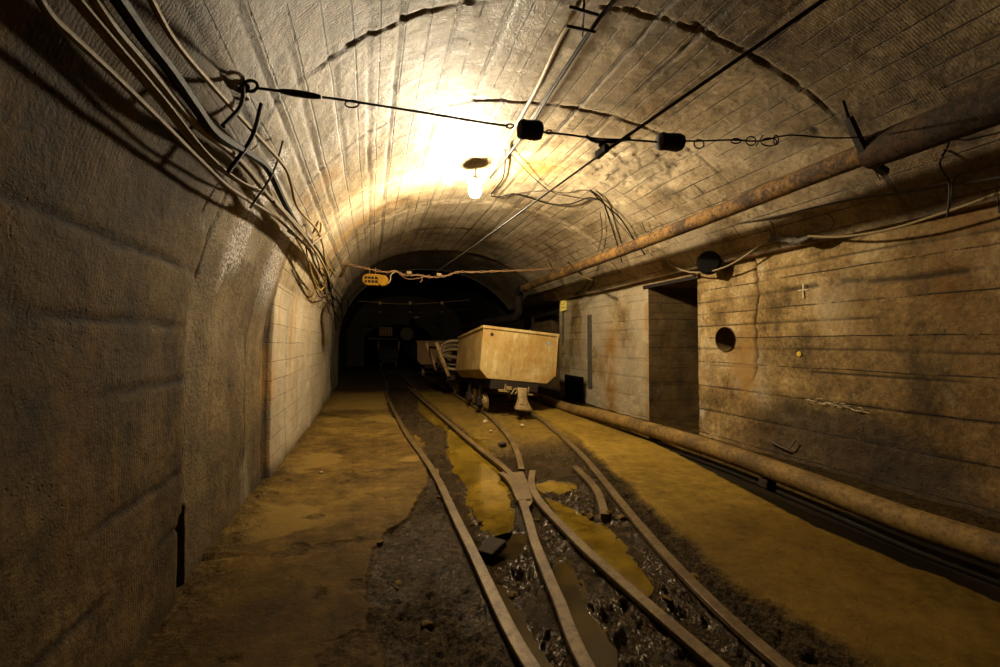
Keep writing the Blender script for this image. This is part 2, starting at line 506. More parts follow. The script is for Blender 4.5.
def lining(name, s0, s1, ds, ys, mat, extra=None, lime_fn=None):
    S = np.arange(s0, s1 + ds * .5, ds); S[-1] = s1
    px = np.interp(S, L_, prof[:, 0]); pz = np.interp(S, L_, prof[:, 1])
    tx = np.gradient(px); tz = np.gradient(pz); l = np.hypot(tx, tz); nx, nz = tz / l, -tx / l   # points into the tunnel
    Y, SS = np.meshgrid(ys, S, indexing='ij')
    X0 = np.broadcast_to(px, Y.shape); Z0 = np.broadcast_to(pz, Y.shape)
    NX = np.broadcast_to(nx, Y.shape); NZ = np.broadcast_to(nz, Y.shape)
    d = lining_offset(Y) + .018 * fbm(X0, Y, Z0, 1.3, 4, 3) + .006 * fbm(X0, Y, Z0, 9, 3, 9)
    groove = np.zeros_like(Y)
    wob = .05 * fbm(SS, Y * 0, None, .9, 3, 21) + .02 * fbm(SS, Y * 0, None, 7, 2, 22)
    for k, J in enumerate(JOINTS):
        ch = 1 + .7 * np.maximum(0, fbm(SS, Y, None, 4, 4, 300 + k)); w = np.exp(-((Y - J - wob) / (.010 * ch)) ** 2) * sstep(-.3, .15, fbm(SS, Y * 0 + k, None, 1.3, 4, 30 + k) + .25)
        groove = np.maximum(groove, w)
    d -= groove * .022
    lime = np.zeros_like(Y); wet = np.zeros_like(Y); rust = np.zeros_like(Y); glint_paint = np.where(X0 < .2, streaks(Y, Z0, True), 0)
    far_dark = sstep(11.62, 11.72, Y + .05 * fbm(X0, Y, Z0, 2, 3, 401)) * (.62 + .25 * fbm(X0, Y, Z0, 1.5, 4, 402)) * sstep(-.4, .6, Z0 + .6 * (Y - 12.5)); d -= .05 * sstep(11.64, 11.7, Y)  # lining colour goes darker past this joint
    if extra: d, groove, lime, wet, rust = extra(X0, Y, Z0, SS, d, groove, lime, wet, rust)
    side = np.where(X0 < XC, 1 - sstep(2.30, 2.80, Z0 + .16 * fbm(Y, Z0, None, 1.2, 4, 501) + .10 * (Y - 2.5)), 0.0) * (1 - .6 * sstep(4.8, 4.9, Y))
    grime = np.clip((1 - sstep(2.78, 2.86, Y + wob)) * (.72 + .35 * fbm(X0, Y, Z0, 1.1, 4, 520)) + .35 * sstep(-.1, .4, fbm(X0, Y, Z0, .8, 4, 521)) * (Y < 4.8), 0, 1)  # painted falloff shade before the first joint, plus random dark patches
    groove = np.clip(np.maximum(groove, far_dark), 0, 1); lime = lime * (1 - far_dark); rust = rust * (1 - far_dark)
    P = np.stack([X0 + NX * d, Y, Z0 + NZ * d], -1)
    return grid_mesh(name, P, mat, dict(groove=groove, lime=lime, wet=wet, rust=rust, glint_paint=glint_paint, side=side, grime=grime), np.stack([Y, SS], -1), flip=True)


S_SPLIT = float(np.interp(1.9, prof[:120, 1], L_[:120])) if False else float(L_[np.argmax(prof[:, 1] > 1.95)])


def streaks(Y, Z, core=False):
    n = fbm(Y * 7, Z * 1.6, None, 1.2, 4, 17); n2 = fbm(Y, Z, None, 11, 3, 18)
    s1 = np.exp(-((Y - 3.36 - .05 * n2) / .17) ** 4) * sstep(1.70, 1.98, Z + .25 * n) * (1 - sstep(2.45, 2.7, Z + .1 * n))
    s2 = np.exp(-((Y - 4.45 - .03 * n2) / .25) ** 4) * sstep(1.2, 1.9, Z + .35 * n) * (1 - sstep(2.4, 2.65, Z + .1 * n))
    if core: return np.clip(np.maximum(s1 * 1.2, s2 * .8 * sstep(1.5, 2.0, Z)), 0, 1)  # mask for the painted glints
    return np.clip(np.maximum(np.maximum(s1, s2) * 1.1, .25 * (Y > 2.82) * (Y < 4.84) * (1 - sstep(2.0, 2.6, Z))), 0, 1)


def left_extra(X, Y, Z, S, d, g, lime, wet, rust):
    # the pour between the two joints lies a little back and is pitted
    rec = sstep(2.80, 2.84, Y) * (1 - sstep(4.80, 4.86, Y)); top = 1 - sstep(1.45, 1.9, Z)
    d = d - .035 * rec * top - .02 * np.maximum(0, fbm(Y, Z, X, 3, 4, 5)) * rec * top + .03 * sstep(4.82, 4.88, Y) * top
    wob = .012 * fbm(Z, Y * 0, None, 5, 3, 44)
    vg = np.maximum(np.exp(-((Y - 2.84 - wob) / .026) ** 2) * sstep(-.5, .0, fbm(Z, Y * 0, None, 2, 3, 45)),
                    np.exp(-((Y - 4.82 - wob) / .03) ** 2))
    vg = np.maximum(vg, .8 * np.exp(-((Y - 9.9 - wob) / .04) ** 2)) * top; g = np.maximum(g, vg); d = d - vg * .03
    # deep slot at the foot of the first joint
    sl = sstep(2.74, 2.77, Y) * (1 - sstep(2.90, 2.93, Y)) * (1 - sstep(.40, .44, Z))
    d = d - .22 * sl
    # formwork joints every board: two heavier lines
    for z0, y0 in ((1.73, 0), (1.43, 0), (1.16, 0), (.66, 0), (.38, 0)):
        zl = z0 + .02 * fbm(Y, Z * 0, None, 1.5, 3, int(z0 * 100))
        w = np.exp(-((Z - zl - .012 * fbm(Y, Z * 0, None, 9, 3, 88)) / .015) ** 2) * (Y < 2.82) * sstep(-.5, .1, fbm(Y, Z * 0, None, 2.2, 3, 70 + int(z0 * 10)))
        g = np.maximum(g, 1.0 * w); d = d - .016 * w
    for z0 in (.95, .55, 1.5):
        w = np.exp(-((Z - z0 - .01 * fbm(Y, Z * 0, None, 2, 3, 5)) / .012) ** 2) * (Y > 5.2) * (Y < 9.6); g = np.maximum(g, .45 * w * sstep(-.3, .2, fbm(Y, Z * 0, None, 1.5, 2, int(z0 * 9))))
    # limed, paler pour
    lime = sstep(4.84, 4.9, Y) * (.75 + .35 * fbm(Y, Z, None, 1.2, 4, 8)) * sstep(-.02, .25, Z + .12 * fbm(Y, Z, None, 3, 3, 2))
    lime = np.maximum(lime, rec * .35 * sstep(.1, .5, fbm(Y * 2, Z * .5, None, 1.3, 4, 12)))
    wet = streaks(Y, Z)
    # iron drips below the cable bundle
    dr = sstep(.25, .6, fbm(Y * 5, Z * .35, None, 1.4, 3, 19)) * sstep(4.9, 5.2, Y) * sstep(.2, 1.7, Z)
    rust = np.maximum(.75 * dr, .8 * np.exp(-((Y - 4.84) / .16) ** 2) * sstep(-.4, .4, fbm(Y, Z, None, 2, 3, 77)))
    foot = 1 - sstep(-.02, .2, Z + .12 * fbm(Y * 3, Z, None, 1.5, 3, 31)); rust = rust * (1 - foot); g = np.maximum(g, .55 * foot)
    return d, g, lime, wet, rust


def ceil_extra(X, Y, Z, S, d, g, lime, wet, rust):
    wet = np.where(X < .2, streaks(Y, Z), .0)
    wet = np.maximum(wet, .30 * sstep(0, .4, fbm(X, Y, Z, 1.0, 4, 70)) * (1 - sstep(1.5, 2.6, X)))
    lime = .55 * sstep(-.35, .45, fbm(X, Y, Z, 1.1, 4, 50)) * sstep(1.5, 4.5, Y)
    # iron bloom next to the lamp, and an orange band on the left haunch
    rust = np.exp(-(((X - 2.25) / .38) ** 2 + ((Y - 5.75) / .28) ** 2)) * 1.3
    rust = np.maximum(rust, .75 * np.exp(-((Y - 4.45) / .22) ** 2) * (1 - sstep(.3, 1.6, X)) * sstep(-.3, .3, fbm(X, Y, Z, 2.5, 4, 51)))
    rust = np.maximum(rust, .7 * np.exp(-((Y - 6.9) / .3) ** 2) * (1 - sstep(-.4, .6, X)))
    rust = np.maximum(rust, .6 * sstep(.1, .5, fbm(X, Y, Z, .8, 4, 55)) * sstep(3.6, 4.3, X))
    rust = np.clip(rust, 0, 1)
    # spalled, honeycombed patch
    sp = np.exp(-(((X - 3.25) / .55) ** 2 + ((Y - 4.9) / .75) ** 2)) * 1.4
    sp = sstep(.35, .8, sp + .5 * fbm(X, Y, Z, 2.2, 4, 60))
    d = d - sp * (.03 + .05 * np.abs(fbm(X, Y, Z, 7, 4, 61)))
    lime = np.maximum(lime, sp * .5)
    # broken board edges: a few deep long joints
    for s0 in (2.95, 3.17, 3.35, 3.62, 3.9, 4.13, 4.6, 4.97, 5.25, 5.7, 6.1, 6.5, 6.9):
        a = s0 + .01 * fbm(Y, S * 0, None, 1.5, 3, int(s0 * 10))
        w = np.exp(-((S - a) / .012) ** 2) * sstep(-.45, .05, fbm(Y, S * 0 + s0, None, .9, 3, int(s0 * 31)))
        g = np.maximum(g, .95 * w); d = d - .018 * w
    # holes knocked through at the crown and the iron-dark clots
    for (hx, hy, r) in ((2.05, 4.18, .10), (2.35, 4.2, .09), (.75, 5.3, .08), (3.9, 3.05, .06), (3.05, 2.84, .09), (2.4, 2.80, .05)):
        w = np.exp(-(((X - hx) / r) ** 2 + ((Y - hy) / (r * .45)) ** 2)); w = w * sstep(-.1, .3, fbm(X, Y, Z, 9, 3, 66) + .2); g = np.maximum(g, w * .9); d = d - .02 * w
    return d, g, lime, wet, rust


YL = 15.0
ys = yaxis(-6, YL)
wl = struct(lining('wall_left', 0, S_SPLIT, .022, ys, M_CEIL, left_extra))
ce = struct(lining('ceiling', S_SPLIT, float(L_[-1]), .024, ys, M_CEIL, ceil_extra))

# beyond the last pour the drift is wider and unlined
ysr = np.arange(YL, 46.1, .3)
pr = []
for a_ in np.linspace(-.02, PI + .02, 90)[::-1]:
    pr.append((2.15 + 3.45 * math.copysign(abs(math.cos(a_)) ** .8, math.cos(a_)), 1.3 + 2.85 * max(0, math.sin(a_)) ** .85))
pr = [(pr[0][0], -.4), (pr[0][0], .5)] + pr + [(pr[-1][0], .5), (pr[-1][0], -.4)]
pr = np.array(pr)
Yg, Ig = np.meshgrid(ysr, np.arange(len(pr)), indexing='ij')
Xg = pr[Ig, 0]; Zg = pr[Ig, 1]
k = .14 * fbm(Xg, Yg, Zg, 1.1, 4, 91)
sc = 1 + k * .25
P = np.stack([2.15 + (Xg - 2.15) * sc, Yg, 1.3 + (Zg - 1.3) * sc], -1)
struct(grid_mesh('ceiling_rear', P, M_ROCK, flip=True))
# ring closing the step between lined and unlined drift
m = MB(); a = [(p[0], p[1]) for p in prof[::12]] + [(XR, ZR), (XR + .5, ZR), (XR + .5, -.4)]
b = [(p[0], p[1]) for p in pr]
la = np.linspace(0, 1, 120)


def resamp(q, n=120):
    q = np.array(q); l = np.concatenate([[0], np.cumsum(np.linalg.norm(np.diff(q, axis=0), axis=1))]); l /= l[-1]
    return np.stack([np.interp(np.linspace(0, 1, n), l, q[:, 0]), np.interp(np.linspace(0, 1, n), l, q[:, 1])], 1)


ra, rb = resamp(a), resamp(b)
V = [(p[0], YL - .005, p[1]) for p in ra] + [(p[0], YL + .02, p[1]) for p in rb]
o = mesh('wall_step', V, [(i, i + 1, i + 121, i + 120) for i in range(119)], M_ROCK); struct(o)
# closing face of the far end
m = MB(); m.add([(-2.2, 46, -.5), (6.6, 46, -.5), (6.6, 46, 5), (-2.2, 46, 5)], [(0, 1, 2, 3)]); struct(m.build('wall_end', M_ROCK))

# ------------------------------------------------------------------ right wall
D0, D1, DT = 5.73, 7.0, 2.38       # doorway
HY, HZ, HR = 5.17, 1.40, .175      # round hole
YE = 10.95
yr = np.concatenate([np.arange(-6, .6, .08), np.arange(.6, YE, .02)])
yr = np.sort(np.unique(np.round(np.concatenate([yr[(abs(yr - D0) > .008) & (abs(yr - D1) > .008)], [D0, D1, YE]]), 4)))
zr = np.arange(-.5, ZR + .001, .02); zr = np.sort(np.concatenate([zr[abs(zr - DT) > .008], [DT]]))
if ZR not in zr: zr[-1] = ZR
Yg, Zg = np.meshgrid(yr, zr, indexing='ij')
dh = np.hypot(Yg - HY, Zg - HZ)
kk = (dh > HR * .55) & (dh < HR + .016)
Yh = np.where(kk, HY + (Yg - HY) / np.maximum(dh, 1e-6) * np.maximum(dh, HR), Yg)
Zh = np.where(kk, HZ + (Zg - HZ) / np.maximum(dh, 1e-6) * np.maximum(dh, HR), Zg)
d = .012 * fbm(Yg, Zg, None, 1.3, 4, 101) + .005 * fbm(Yg, Zg, None, 8, 3, 102)
groove = np.zeros_like(Yg)
for z0 in (2.27, 1.97, 1.60, 1.27, 1.02, .70, .34):
    zl = z0 + .012 * fbm(Yg, Zg * 0, None, 1.2, 3, int(z0 * 100))
    w = np.exp(-((Zg - zl) / .011) ** 2) * sstep(-.35, .15, fbm(Yg, Zg * 0 + z0, None, 1.4, 3, 110 + int(z0 * 10)))
    groove = np.maximum(groove, w); d -= .01 * w
# jagged honeycombed seam high on the near wall
zl = 1.98 + .06 * fbm(Yg, Zg * 0, None, 2, 4, 120)
w = np.exp(-((Zg - zl) / .026) ** 2) * (1 - sstep(4.3, 4.6, Yg)) * sstep(-.35, .0, fbm(Yg, Zg, None, 7, 4, 121))
groove = np.maximum(groove, w); d -= .03 * w
# vertical construction crack with one side standing proud
yc = 4.62 + .06 * fbm(Zg, Yg * 0, None, 2.5, 4, 130) + .035 * fbm(Zg, Yg * 0, None, 11, 3, 133)
d += .045 * (1 - sstep(-.02, .0, Yg - yc)) * sstep(.2, .9, Zg)
w = np.exp(-((Yg - yc) / .028) ** 2) * sstep(.65, 1.1, Zg); groove = np.maximum(groove, w); d -= .06 * w * (1 + fbm(Yg, Zg, None, 9, 3, 131))
# lower wall roughened and dirt-splashed
rf = 1 - sstep(.35, .9, Zg + .3 * fbm(Yg, Zg, None, 1.2, 4, 140))
d -= .03 * rf * np.abs(fbm(Yg, Zg, None, 6, 4, 141))
lime = sstep(-.1, .5, fbm(Yg, Zg, None, 1.1, 5, 150) + .75 * sstep(4.3, 7.5, Yg) - .30) * .95
rust = .85 * np.exp(-((Yg - 4.85) / .22) ** 2) * sstep(-.3, .3, fbm(Yg, Zg * .5, None, 2, 4, 151)) * sstep(.3, .8, Zg)
rust = np.maximum(rust, np.exp(-((Yg - 8.35 - .15 * fbm(Zg, Yg * 0, None, 1.5, 3, 153)) / .35) ** 2) * sstep(-.35, .1, fbm(Yg, Zg * .5, None, 2.5, 4, 152)) * (1 - sstep(1.5, 1.75, Zg)))
rust = np.maximum(rust, .8 * np.exp(-((Yg - D1 - .06) / .07) ** 2) * sstep(-.3, .2, fbm(Yg, Zg, None, 5, 3, 154)))
rust = np.maximum(rust, .7 * sstep(-.1, .5, fbm(Yg * .5, Zg, None, 1.0, 4, 155)) * sstep(2.0, 2.3, Zg) * (Yg < 4.6))
# darker, slightly wet patches low on the near wall
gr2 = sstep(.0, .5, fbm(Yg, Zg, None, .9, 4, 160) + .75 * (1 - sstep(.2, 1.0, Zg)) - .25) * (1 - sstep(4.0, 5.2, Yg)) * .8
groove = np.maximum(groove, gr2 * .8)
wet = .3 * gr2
near_shade_r = np.clip((1 - sstep(2.6, 4.2, Yg + .5 * fbm(Yg, Zg, None, .8, 4, 530))) * (.8 + .3 * fbm(Yg, Zg, None, 1.6, 4, 531)) + .8 * (1 - sstep(.1, .7, Zg + .4 * fbm(Yg, Zg, None, .9, 4, 532))) * (1 - sstep(4.6, 5.4, Yg)), 0, 1)  # painted falloff shade on the near and lower right wall
P = np.stack([XR - d, Yh, Zh], -1)
yc_ = (yr[1:] + yr[:-1]) / 2; zc_ = (zr[1:] + zr[:-1]) / 2
Yc, Zc = np.meshgrid(yc_, zc_, indexing='ij')
keep = ~(((Yc > D0) & (Yc < D1) & (Zc < DT)) | (np.hypot(Yc - HY, Zc - HZ) < HR - .004))
wr = struct(grid_mesh('wall_right', P, M_RIGHT, dict(groove=groove, lime=np.clip(lime, 0, 1), wet=wet, rust=np.clip(rust, 0, 1), grime=near_shade_r),
                      np.stack([Yg, Zg], -1), keep, flip=True))


def wpatch(name, P0, ux, uy, nx_, ny_, mat, fn=None, label=None, parent=None, flip=False):
    """planar displaced patch from P0 along ux, uy"""
    P0, ux, uy = map(lambda q: np.array(q, float), (P0, ux, uy))
    a, b = np.meshgrid(np.linspace(0, 1, nx_), np.linspace(0, 1, ny_), indexing='ij')
    P = P0 + a[..., None] * ux + b[..., None] * uy
    nrm = np.cross(ux, uy); nrm /= np.linalg.norm(nrm)
    dd = .012 * fbm(P[..., 0], P[..., 1], P[..., 2], 3, 4, 33) * np.minimum(1, 12 * np.minimum(np.minimum(a, 1 - a), np.minimum(b, 1 - b)))
    P = P + nrm * dd[..., None]
    z = np.zeros_like(a)
    uv = np.stack([a * np.linalg.norm(ux), b * np.linalg.norm(uy)], -1)
    g = z.copy()
    for q in np.arange(.3, 2.6, .32):
        g = np.maximum(g, .9 * np.exp(-((P[..., 2] - q) / .012) ** 2)) if abs(uy[2]) > .5 or abs(ux[2]) > .5 else g
    o = grid_mesh(name, P, mat, dict(groove=g, lime=z, wet=z + .15, rust=z + .3), uv, flip=flip, parent=parent)
    return o


# cross passage behind the doorway
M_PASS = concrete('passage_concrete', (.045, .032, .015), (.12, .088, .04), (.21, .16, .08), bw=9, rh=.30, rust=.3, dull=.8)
wj = struct(wpatch('wall_passage_far', (XR, D1, -.3), (1.9, 0, 0), (0, 0, DT + .35), 60, 90, M_PASS))
wj2 = struct(wpatch('wall_passage_near', (XR, D0, -.3), (1.9, 0, 0), (0, 0, DT + .35), 40, 60, M_PASS))
struct(wpatch('wall_passage_end', (XR + 1.9, D0, -.3), (0, D1 - D0, 0), (0, 0, DT + .35), 30, 50, M_PASS))
struct(wpatch('ceiling_passage', (XR, D0, DT), (1.9, 0, 0), (0, D1 - D0, 0), 40, 30, M_PASS))
struct(wpatch('floor_passage', (XR - .02, D0, -.17), (1.9, 0, 0), (0, D1 - D0, 0), 40, 30, M_ROCK))
# hole through the wall: pipe sleeve going back into the rock
th = np.linspace(0, 2 * PI, 49); dep = np.linspace(0, .55, 12)
T, Dp = np.meshgrid(th, dep, indexing='ij')
P = np.stack([XR + .004 + Dp - .0, HY + HR * np.cos(T), HZ + HR * np.sin(T)], -1)
P[:, 0, 0] -= .03
z = np.zeros(T.shape)
sl = grid_mesh('drain_sleeve', P, M_PASS, dict(groove=z, lime=z, wet=z, rust=z + .3), np.stack([T, Dp], -1), parent=wr)
m = MB(); m.add([(XR + .55, HY + HR * math.cos(t), HZ + HR * math.sin(t)) for t in th[:-1]], [tuple(range(48))]); m.build('drain_back', M_ROCK, wr)

# return and set-back wall beyond the corner
struct(wpatch('wall_return', (XR - .01, YE, -.5), (.43, 0, 0), (0, 0, ZR + .5), 20, 100, M_RIGHT))
Yg, Zg = np.meshgrid(np.arange(YE, 11.75, .05), np.arange(-.5, ZR + .1, .05), indexing='ij')
z = np.zeros_like(Yg)
ex = wpatch('wall_setback', (XR + .42, YE, -.5), (0, 4.1, 0), (0, 0, 3.1), 90, 60, M_PASS); struct(ex)
struct(wpatch('ceiling_setback', (XR - .3, YE - .0, ZR), (1.0, 0, 0), (0, 4.1, 0), 20, 20, M_PASS))
# ledge between vault foot and wall head
struct(wpatch('trim_1', (prof[-1][0] - .03, -6, ZR), (.25, 0, 0), (0, YE + 6, 0), 6, 300, M_RIGHT))

# chalk marks
m = MB(); c = at(803, 291, X=XR - .062)
m.box(c, (.005, .016, .17)); m.box(c + np.array([0, 0, .01]), (.005, .13, .014)); m.build('chalk_cross', M_CHALK, wr, bevel=.002)
c = at(799, 354, X=XR - .060); m = MB(); m.lathe([(.001, 0), (.022, .001), (.03, .003), (.02, .006)], c, (-1, 0, 0), 9); m.build('paint_dab', M_YDOT, wr)
m = MB()
for i in range(26):
    f = i / 25; q = at(805 + 58 * f, 399 + 11 * f, X=XR - .058); q[2] += random.uniform(-.025, .03)
    e = q + np.array([0, random.uniform(-.07, -.03), random.uniform(-.012, .012)]); m.bar(q, e, .004, random.uniform(.004, .012), up=(1, 0, 0))
m.build('chalk_streak', M_CHALK, wr, smooth=False)
# mortar drip cross by the wall foot
m = MB(); m.tube([at(768, 440, X=XR - .05), at(787, 449, X=XR - .05), at(795, 440, X=XR - .05)], .010, 6, 3, rj=.3); m.build('mortar_ridge', M_BATTEN, wr)

# ------------------------------------------------------------------ rails (head tops lie at z = 0)
def gp(pts): return np.array([at(x, y, Z=0.0) for x, y in pts])


R1 = gp([(386, 393), (403, 427), (424.5, 457), (440, 482), (453.5, 512), (471.5, 547), (492, 591), (530, 667)])
R1 = np.vstack([[.52, 34, 0], [.52, 22, 0], [.52, 14, 0], R1, [.80, .9, 0], [.98, -.2, 0]])
R2a = gp([(407, 386), (435, 410), (463, 434), (487, 453.5), (507.5, 469), (523, 490), (527, 499)])
R2a = np.vstack([[1.28, 34, 0], [1.28, 22, 0], [1.28, 13, 0], R2a])
R2b = gp([(533, 470), (530.5, 477), (531, 488), (537.5, 499), (552.5, 515), (575, 538), (597, 559), (640, 596), (723, 667)])
R2b = np.vstack([R2b, [1.47, .9, 0], [1.53, -.2, 0]])
R3 = gp([(522, 499), (528, 517), (534.5, 540), (546, 569), (560, 602), (588, 667)])
R3 = np.vstack([R3, [.86, .9, 0], [.93, -.2, 0]])
R5 = gp([(485, 412), (494, 420), (503, 429), (509, 436), (514, 444), (518.5, 455), (521.5, 469)])
R5 = np.vstack([[2.16, 34, 0], [2.16, 22, 0], [2.17, 12, 0], R5])
R4 = gp([(531, 413), (553.6, 428.6), (568, 441), (584, 456), (609, 486), (640, 524), (682, 571), (716, 604), (784, 667)])
R4 = np.vstack([[2.96, 34, 0], [2.96, 22, 0], [2.98, 12, 0], R4, [1.72, .9, 0], [1.78, -.2, 0]])
RG = gp([(575, 466), (588.5, 479), (596, 488), (601, 499), (605, 514)])
RW = gp([(501, 472), (508, 477), (514, 485), (518, 494), (521, 500)])

HEAD = [(-.030, 0), (-.034, -.004), (-.035, -.026), (-.028, -.034), (-.010, -.042), (-.009, -.098), (-.045, -.112), (-.045, -.12),
        (.045, -.12), (.045, -.112), (.009, -.098), (.010, -.042), (.028, -.034), (.035, -.026), (.034, -.004), (.030, 0)]


def rail(P, label, k=8):
    P = catmull(P, k)
    if len(P) > 60:
        l = np.concatenate([[0], np.cumsum(np.linalg.norm(np.diff(P, axis=0), axis=1))]); u = np.unique(np.concatenate([np.arange(0, l[-1], .06), [l[-1]]]))
        P = np.stack([np.interp(u, l, P[:, i]) for i in range(3)], 1); Q = P.copy(); kk_ = np.exp(-(np.arange(-12, 13) / 6.0) ** 2); kk_ /= kk_.sum()
        E = np.vstack([2 * P[0] - P[12:0:-1], P, 2 * P[-1] - P[-2:-14:-1]]); P = np.stack([np.convolve(E[:, i], kk_, 'valid') for i in range(3)], 1); P[0], P[-1] = Q[0], Q[-1]
    T = np.gradient(P, axis=0); T /= np.linalg.norm(T, axis=1)[:, None]
    N = np.stack([T[:, 1], -T[:, 0], T[:, 0] * 0], 1); n = len(HEAD)
    V = [p + nn * h[0] + np.array([0, 0, h[1]]) for p, nn in zip(P, N) for h in HEAD]
    Fc = [(i * n + k, i * n + (k + 1) % n, (i + 1) * n + (k + 1) % n, (i + 1) * n + k) for i in range(len(P) - 1) for k in range(n)]
    Fc += [tuple(range(n)), tuple((len(P) - 1) * n + k for k in range(n))[::-1]]
    m = MB(); m.add(V, Fc); o = m.build('rail', M_RAIL, sharp=28)
    return tag(o, label, 'rail', 'narrow gauge rails'), P


_, C1 = rail(R1, 'leftmost rail, curving beside the sandy walkway and into the dark')
_, C2a = rail(R2a, 'far part of the second rail from the left, ending at the frog')
_, C2b = rail(R2b, 'thick rail with bent tip running from the frog to bottom right')
_, C3 = rail(R3, 'rail from the frog down to the bottom middle between two puddles')
_, C5 = rail(R5, 'short curved rail from under the cream mine cart to the frog')
_, C4 = rail(R4, 'rightmost long rail curving beside the ochre footpath')
_, CG = rail(RG, 'short bent guard rail stub inside the rightmost rail')
_, CW = rail(RW, 'short flared wing rail stub on the left of the frog')
# frog plate
fp = gp([(510, 471), (523, 470), (529, 483), (533, 500), (527, 508), (521, 500)])
m = MB(); n = len(fp)
m.add([(p[0], p[1], -.012) for p in fp] + [(p[0], p[1], -.07) for p in fp], [tuple(range(n))[::-1], tuple(range(n, 2 * n))] + [(i, (i + 1) % n, (i + 1) % n + n, i + n) for i in range(n)])
fg = m.build('frog_plate', M_RAIL, bevel=.004); tag(fg, 'worn triangular steel plate where the rails cross', 'track plate')
# fishplate joint in leftmost rail
pj = at(437, 476, Z=-.04); m = MB(); m.bar(pj + [-.02, -.22, 0], pj + [.03, .2, 0], .03, .045)
fj = m.build('fishplate', M_RAIL, bevel=.004); tag(fj, 'bolted joint plate on the leftmost rail', 'track plate')
for q in (-.13, 0, .13):
    m = MB(); m.lathe([(.014, 0), (.014, .02), (.006, .025)], pj + [.028, q, 0], (1, 0, 0), 6); m.build('bolt', M_RAIL, fj)
fj.location = (0, 0, 0)

# ------------------------------------------------------------------ floor
def xof(Cv, Y):
    idx = np.argsort(Cv[:, 1]); return np.interp(Y, Cv[idx, 1], Cv[idx, 0])


ed = np.array([at(1000, 600, Z=0), at(840, 536, Z=0), at(760, 496, Z=0), at(700, 464, Z=0), at(640, 434, Z=0), at(575, 409, Z=0)])
ed = np.vstack([[3.0, -6, 0], [3.05, .8, 0], ed, [3.9, 11, 0], [3.9, 46, 0]])
ya = [1.0]
while ya[-1] < 46: ya.append(ya[-1] + max(.012, ya[-1] * .0052))
ya = np.concatenate([np.arange(-6, 1.0, .12), ya])
xa = np.concatenate([np.arange(-1.6, -1.15, .08), np.arange(-1.15, 3.2, .0135), np.arange(3.2, 5.3, .025), np.arange(5.3, 7.0, .12)])
Y, X = np.meshgrid(ya, xa, indexing='ij')
x1, x2, x3, x4, x5 = xof(C1, Y), xof(C2a, Y), xof(C3, Y), xof(C4, Y), xof(C5, Y)
xb = xof(C2b, Y)
x2 = np.where(Y > 5.2, x2, xb)
lo = fbm(X, Y, None, .9, 4, 200); mid = fbm(X, Y, None, 3.5, 5, 201); hi = fbm(X, Y, None, 13, 4, 202, .6); vh = fbm(X, Y, None, 38, 3, 203, .6)
bl = np.array([at(x, y, Z=0) for x, y in ((385, 667), (377, 640), (370, 605), (364, 575), (372, 547), (388, 530), (408, 515), (425, 485), (428, 460), (424, 440))])
xbl = np.interp(Y, np.r_[-6, bl[:, 1], 9, 12, 46], np.r_[-.2, bl[:, 0], .35, .42, .42]) + .06 * mid + .02 * hi
mudL = sstep(-.02, .03, X - xbl)
br_ = np.array([at(x, y, Z=0) for x, y in ((880, 667), (760, 591), (723, 567), (682, 534), (650, 503), (628, 480), (600, 455), (572, 432))])
xbr = np.interp(Y, np.r_[-6, br_[::1][:, 1], 9, 46], np.r_[2.4, br_[:, 0], 3.2, 3.2]) + .09 * mid + .03 * hi
mud = mudL * (1 - sstep(-.06, .06, X - xbr))
# sandy fill under and ahead of the cart
sand = sstep(4.9, 6.4, Y + .5 * mid) * sstep(.05, .2, X - x2)
mud = mud * (1 - .75 * sand)
trk = sstep(.0, .05, X - x1) * (1 - sstep(-.05, .0, X - x4))
z = .010 * lo + .006 * mid + .003 * hi - .012
edgeL = -.03 + .045 * (hi * .6 + mid * .5) + .026 * vh
z = z * (1 - mud) + edgeL * mud
ztr = -.062 + .045 * mid + .075 * hi + .034 * vh
ztr2 = -.05 + .012 * mid + .010 * hi
ztr = ztr * (1 - .8 * sand) + ztr2 * .8 * sand
z = z * (1 - trk) + ztr * trk
# flangeway: mud falls away along the inner side of each rail
for xx in (x1, x3, xb, x4):
    z = z - .035 * np.exp(-((X - xx - .07) / .05) ** 2) * trk * (Y < 7)
    z = np.where(np.abs(X - xx) < .05, np.minimum(z, -.045), z)
z = np.where((np.abs(X - x5) < .06) & (Y > 5.3), np.minimum(z, -.02), z)
z = np.where((np.abs(X - x4) < .06) & (Y > 5.3), np.minimum(z, -.02), z)
z = np.where((np.abs(X - x2) < .06) & (Y > 5.3), np.minimum(z, -.03), z)
# puddles
ZW = -.062
PUD = {'a': [(447, 430), (480, 440), (503, 470), (508, 500), (512, 530), (498, 534), (478, 520), (468, 490), (452, 460)],
       'b': [(478, 545), (500, 535), (520, 533), (524, 545), (512, 558), (500, 566), (488, 560)],
       'c': [(539, 485), (552, 481), (566, 483), (572, 491), (560, 495), (547, 492)],
       'd': [(550, 499), (590, 520), (610, 536), (640, 570), (652, 588), (636, 586), (600, 556), (576, 532)],
       'e': [(553, 560), (567, 566), (580, 590), (586, 612), (606, 640), (618, 667), (596, 667), (582, 640), (566, 612), (560, 585)],
       'f': [(418, 400), (440, 418), (446, 428), (436, 426), (420, 412)],
       'g': [(478, 585), (500, 590), (520, 625), (545, 667), (536, 667), (514, 640), (492, 610)]}


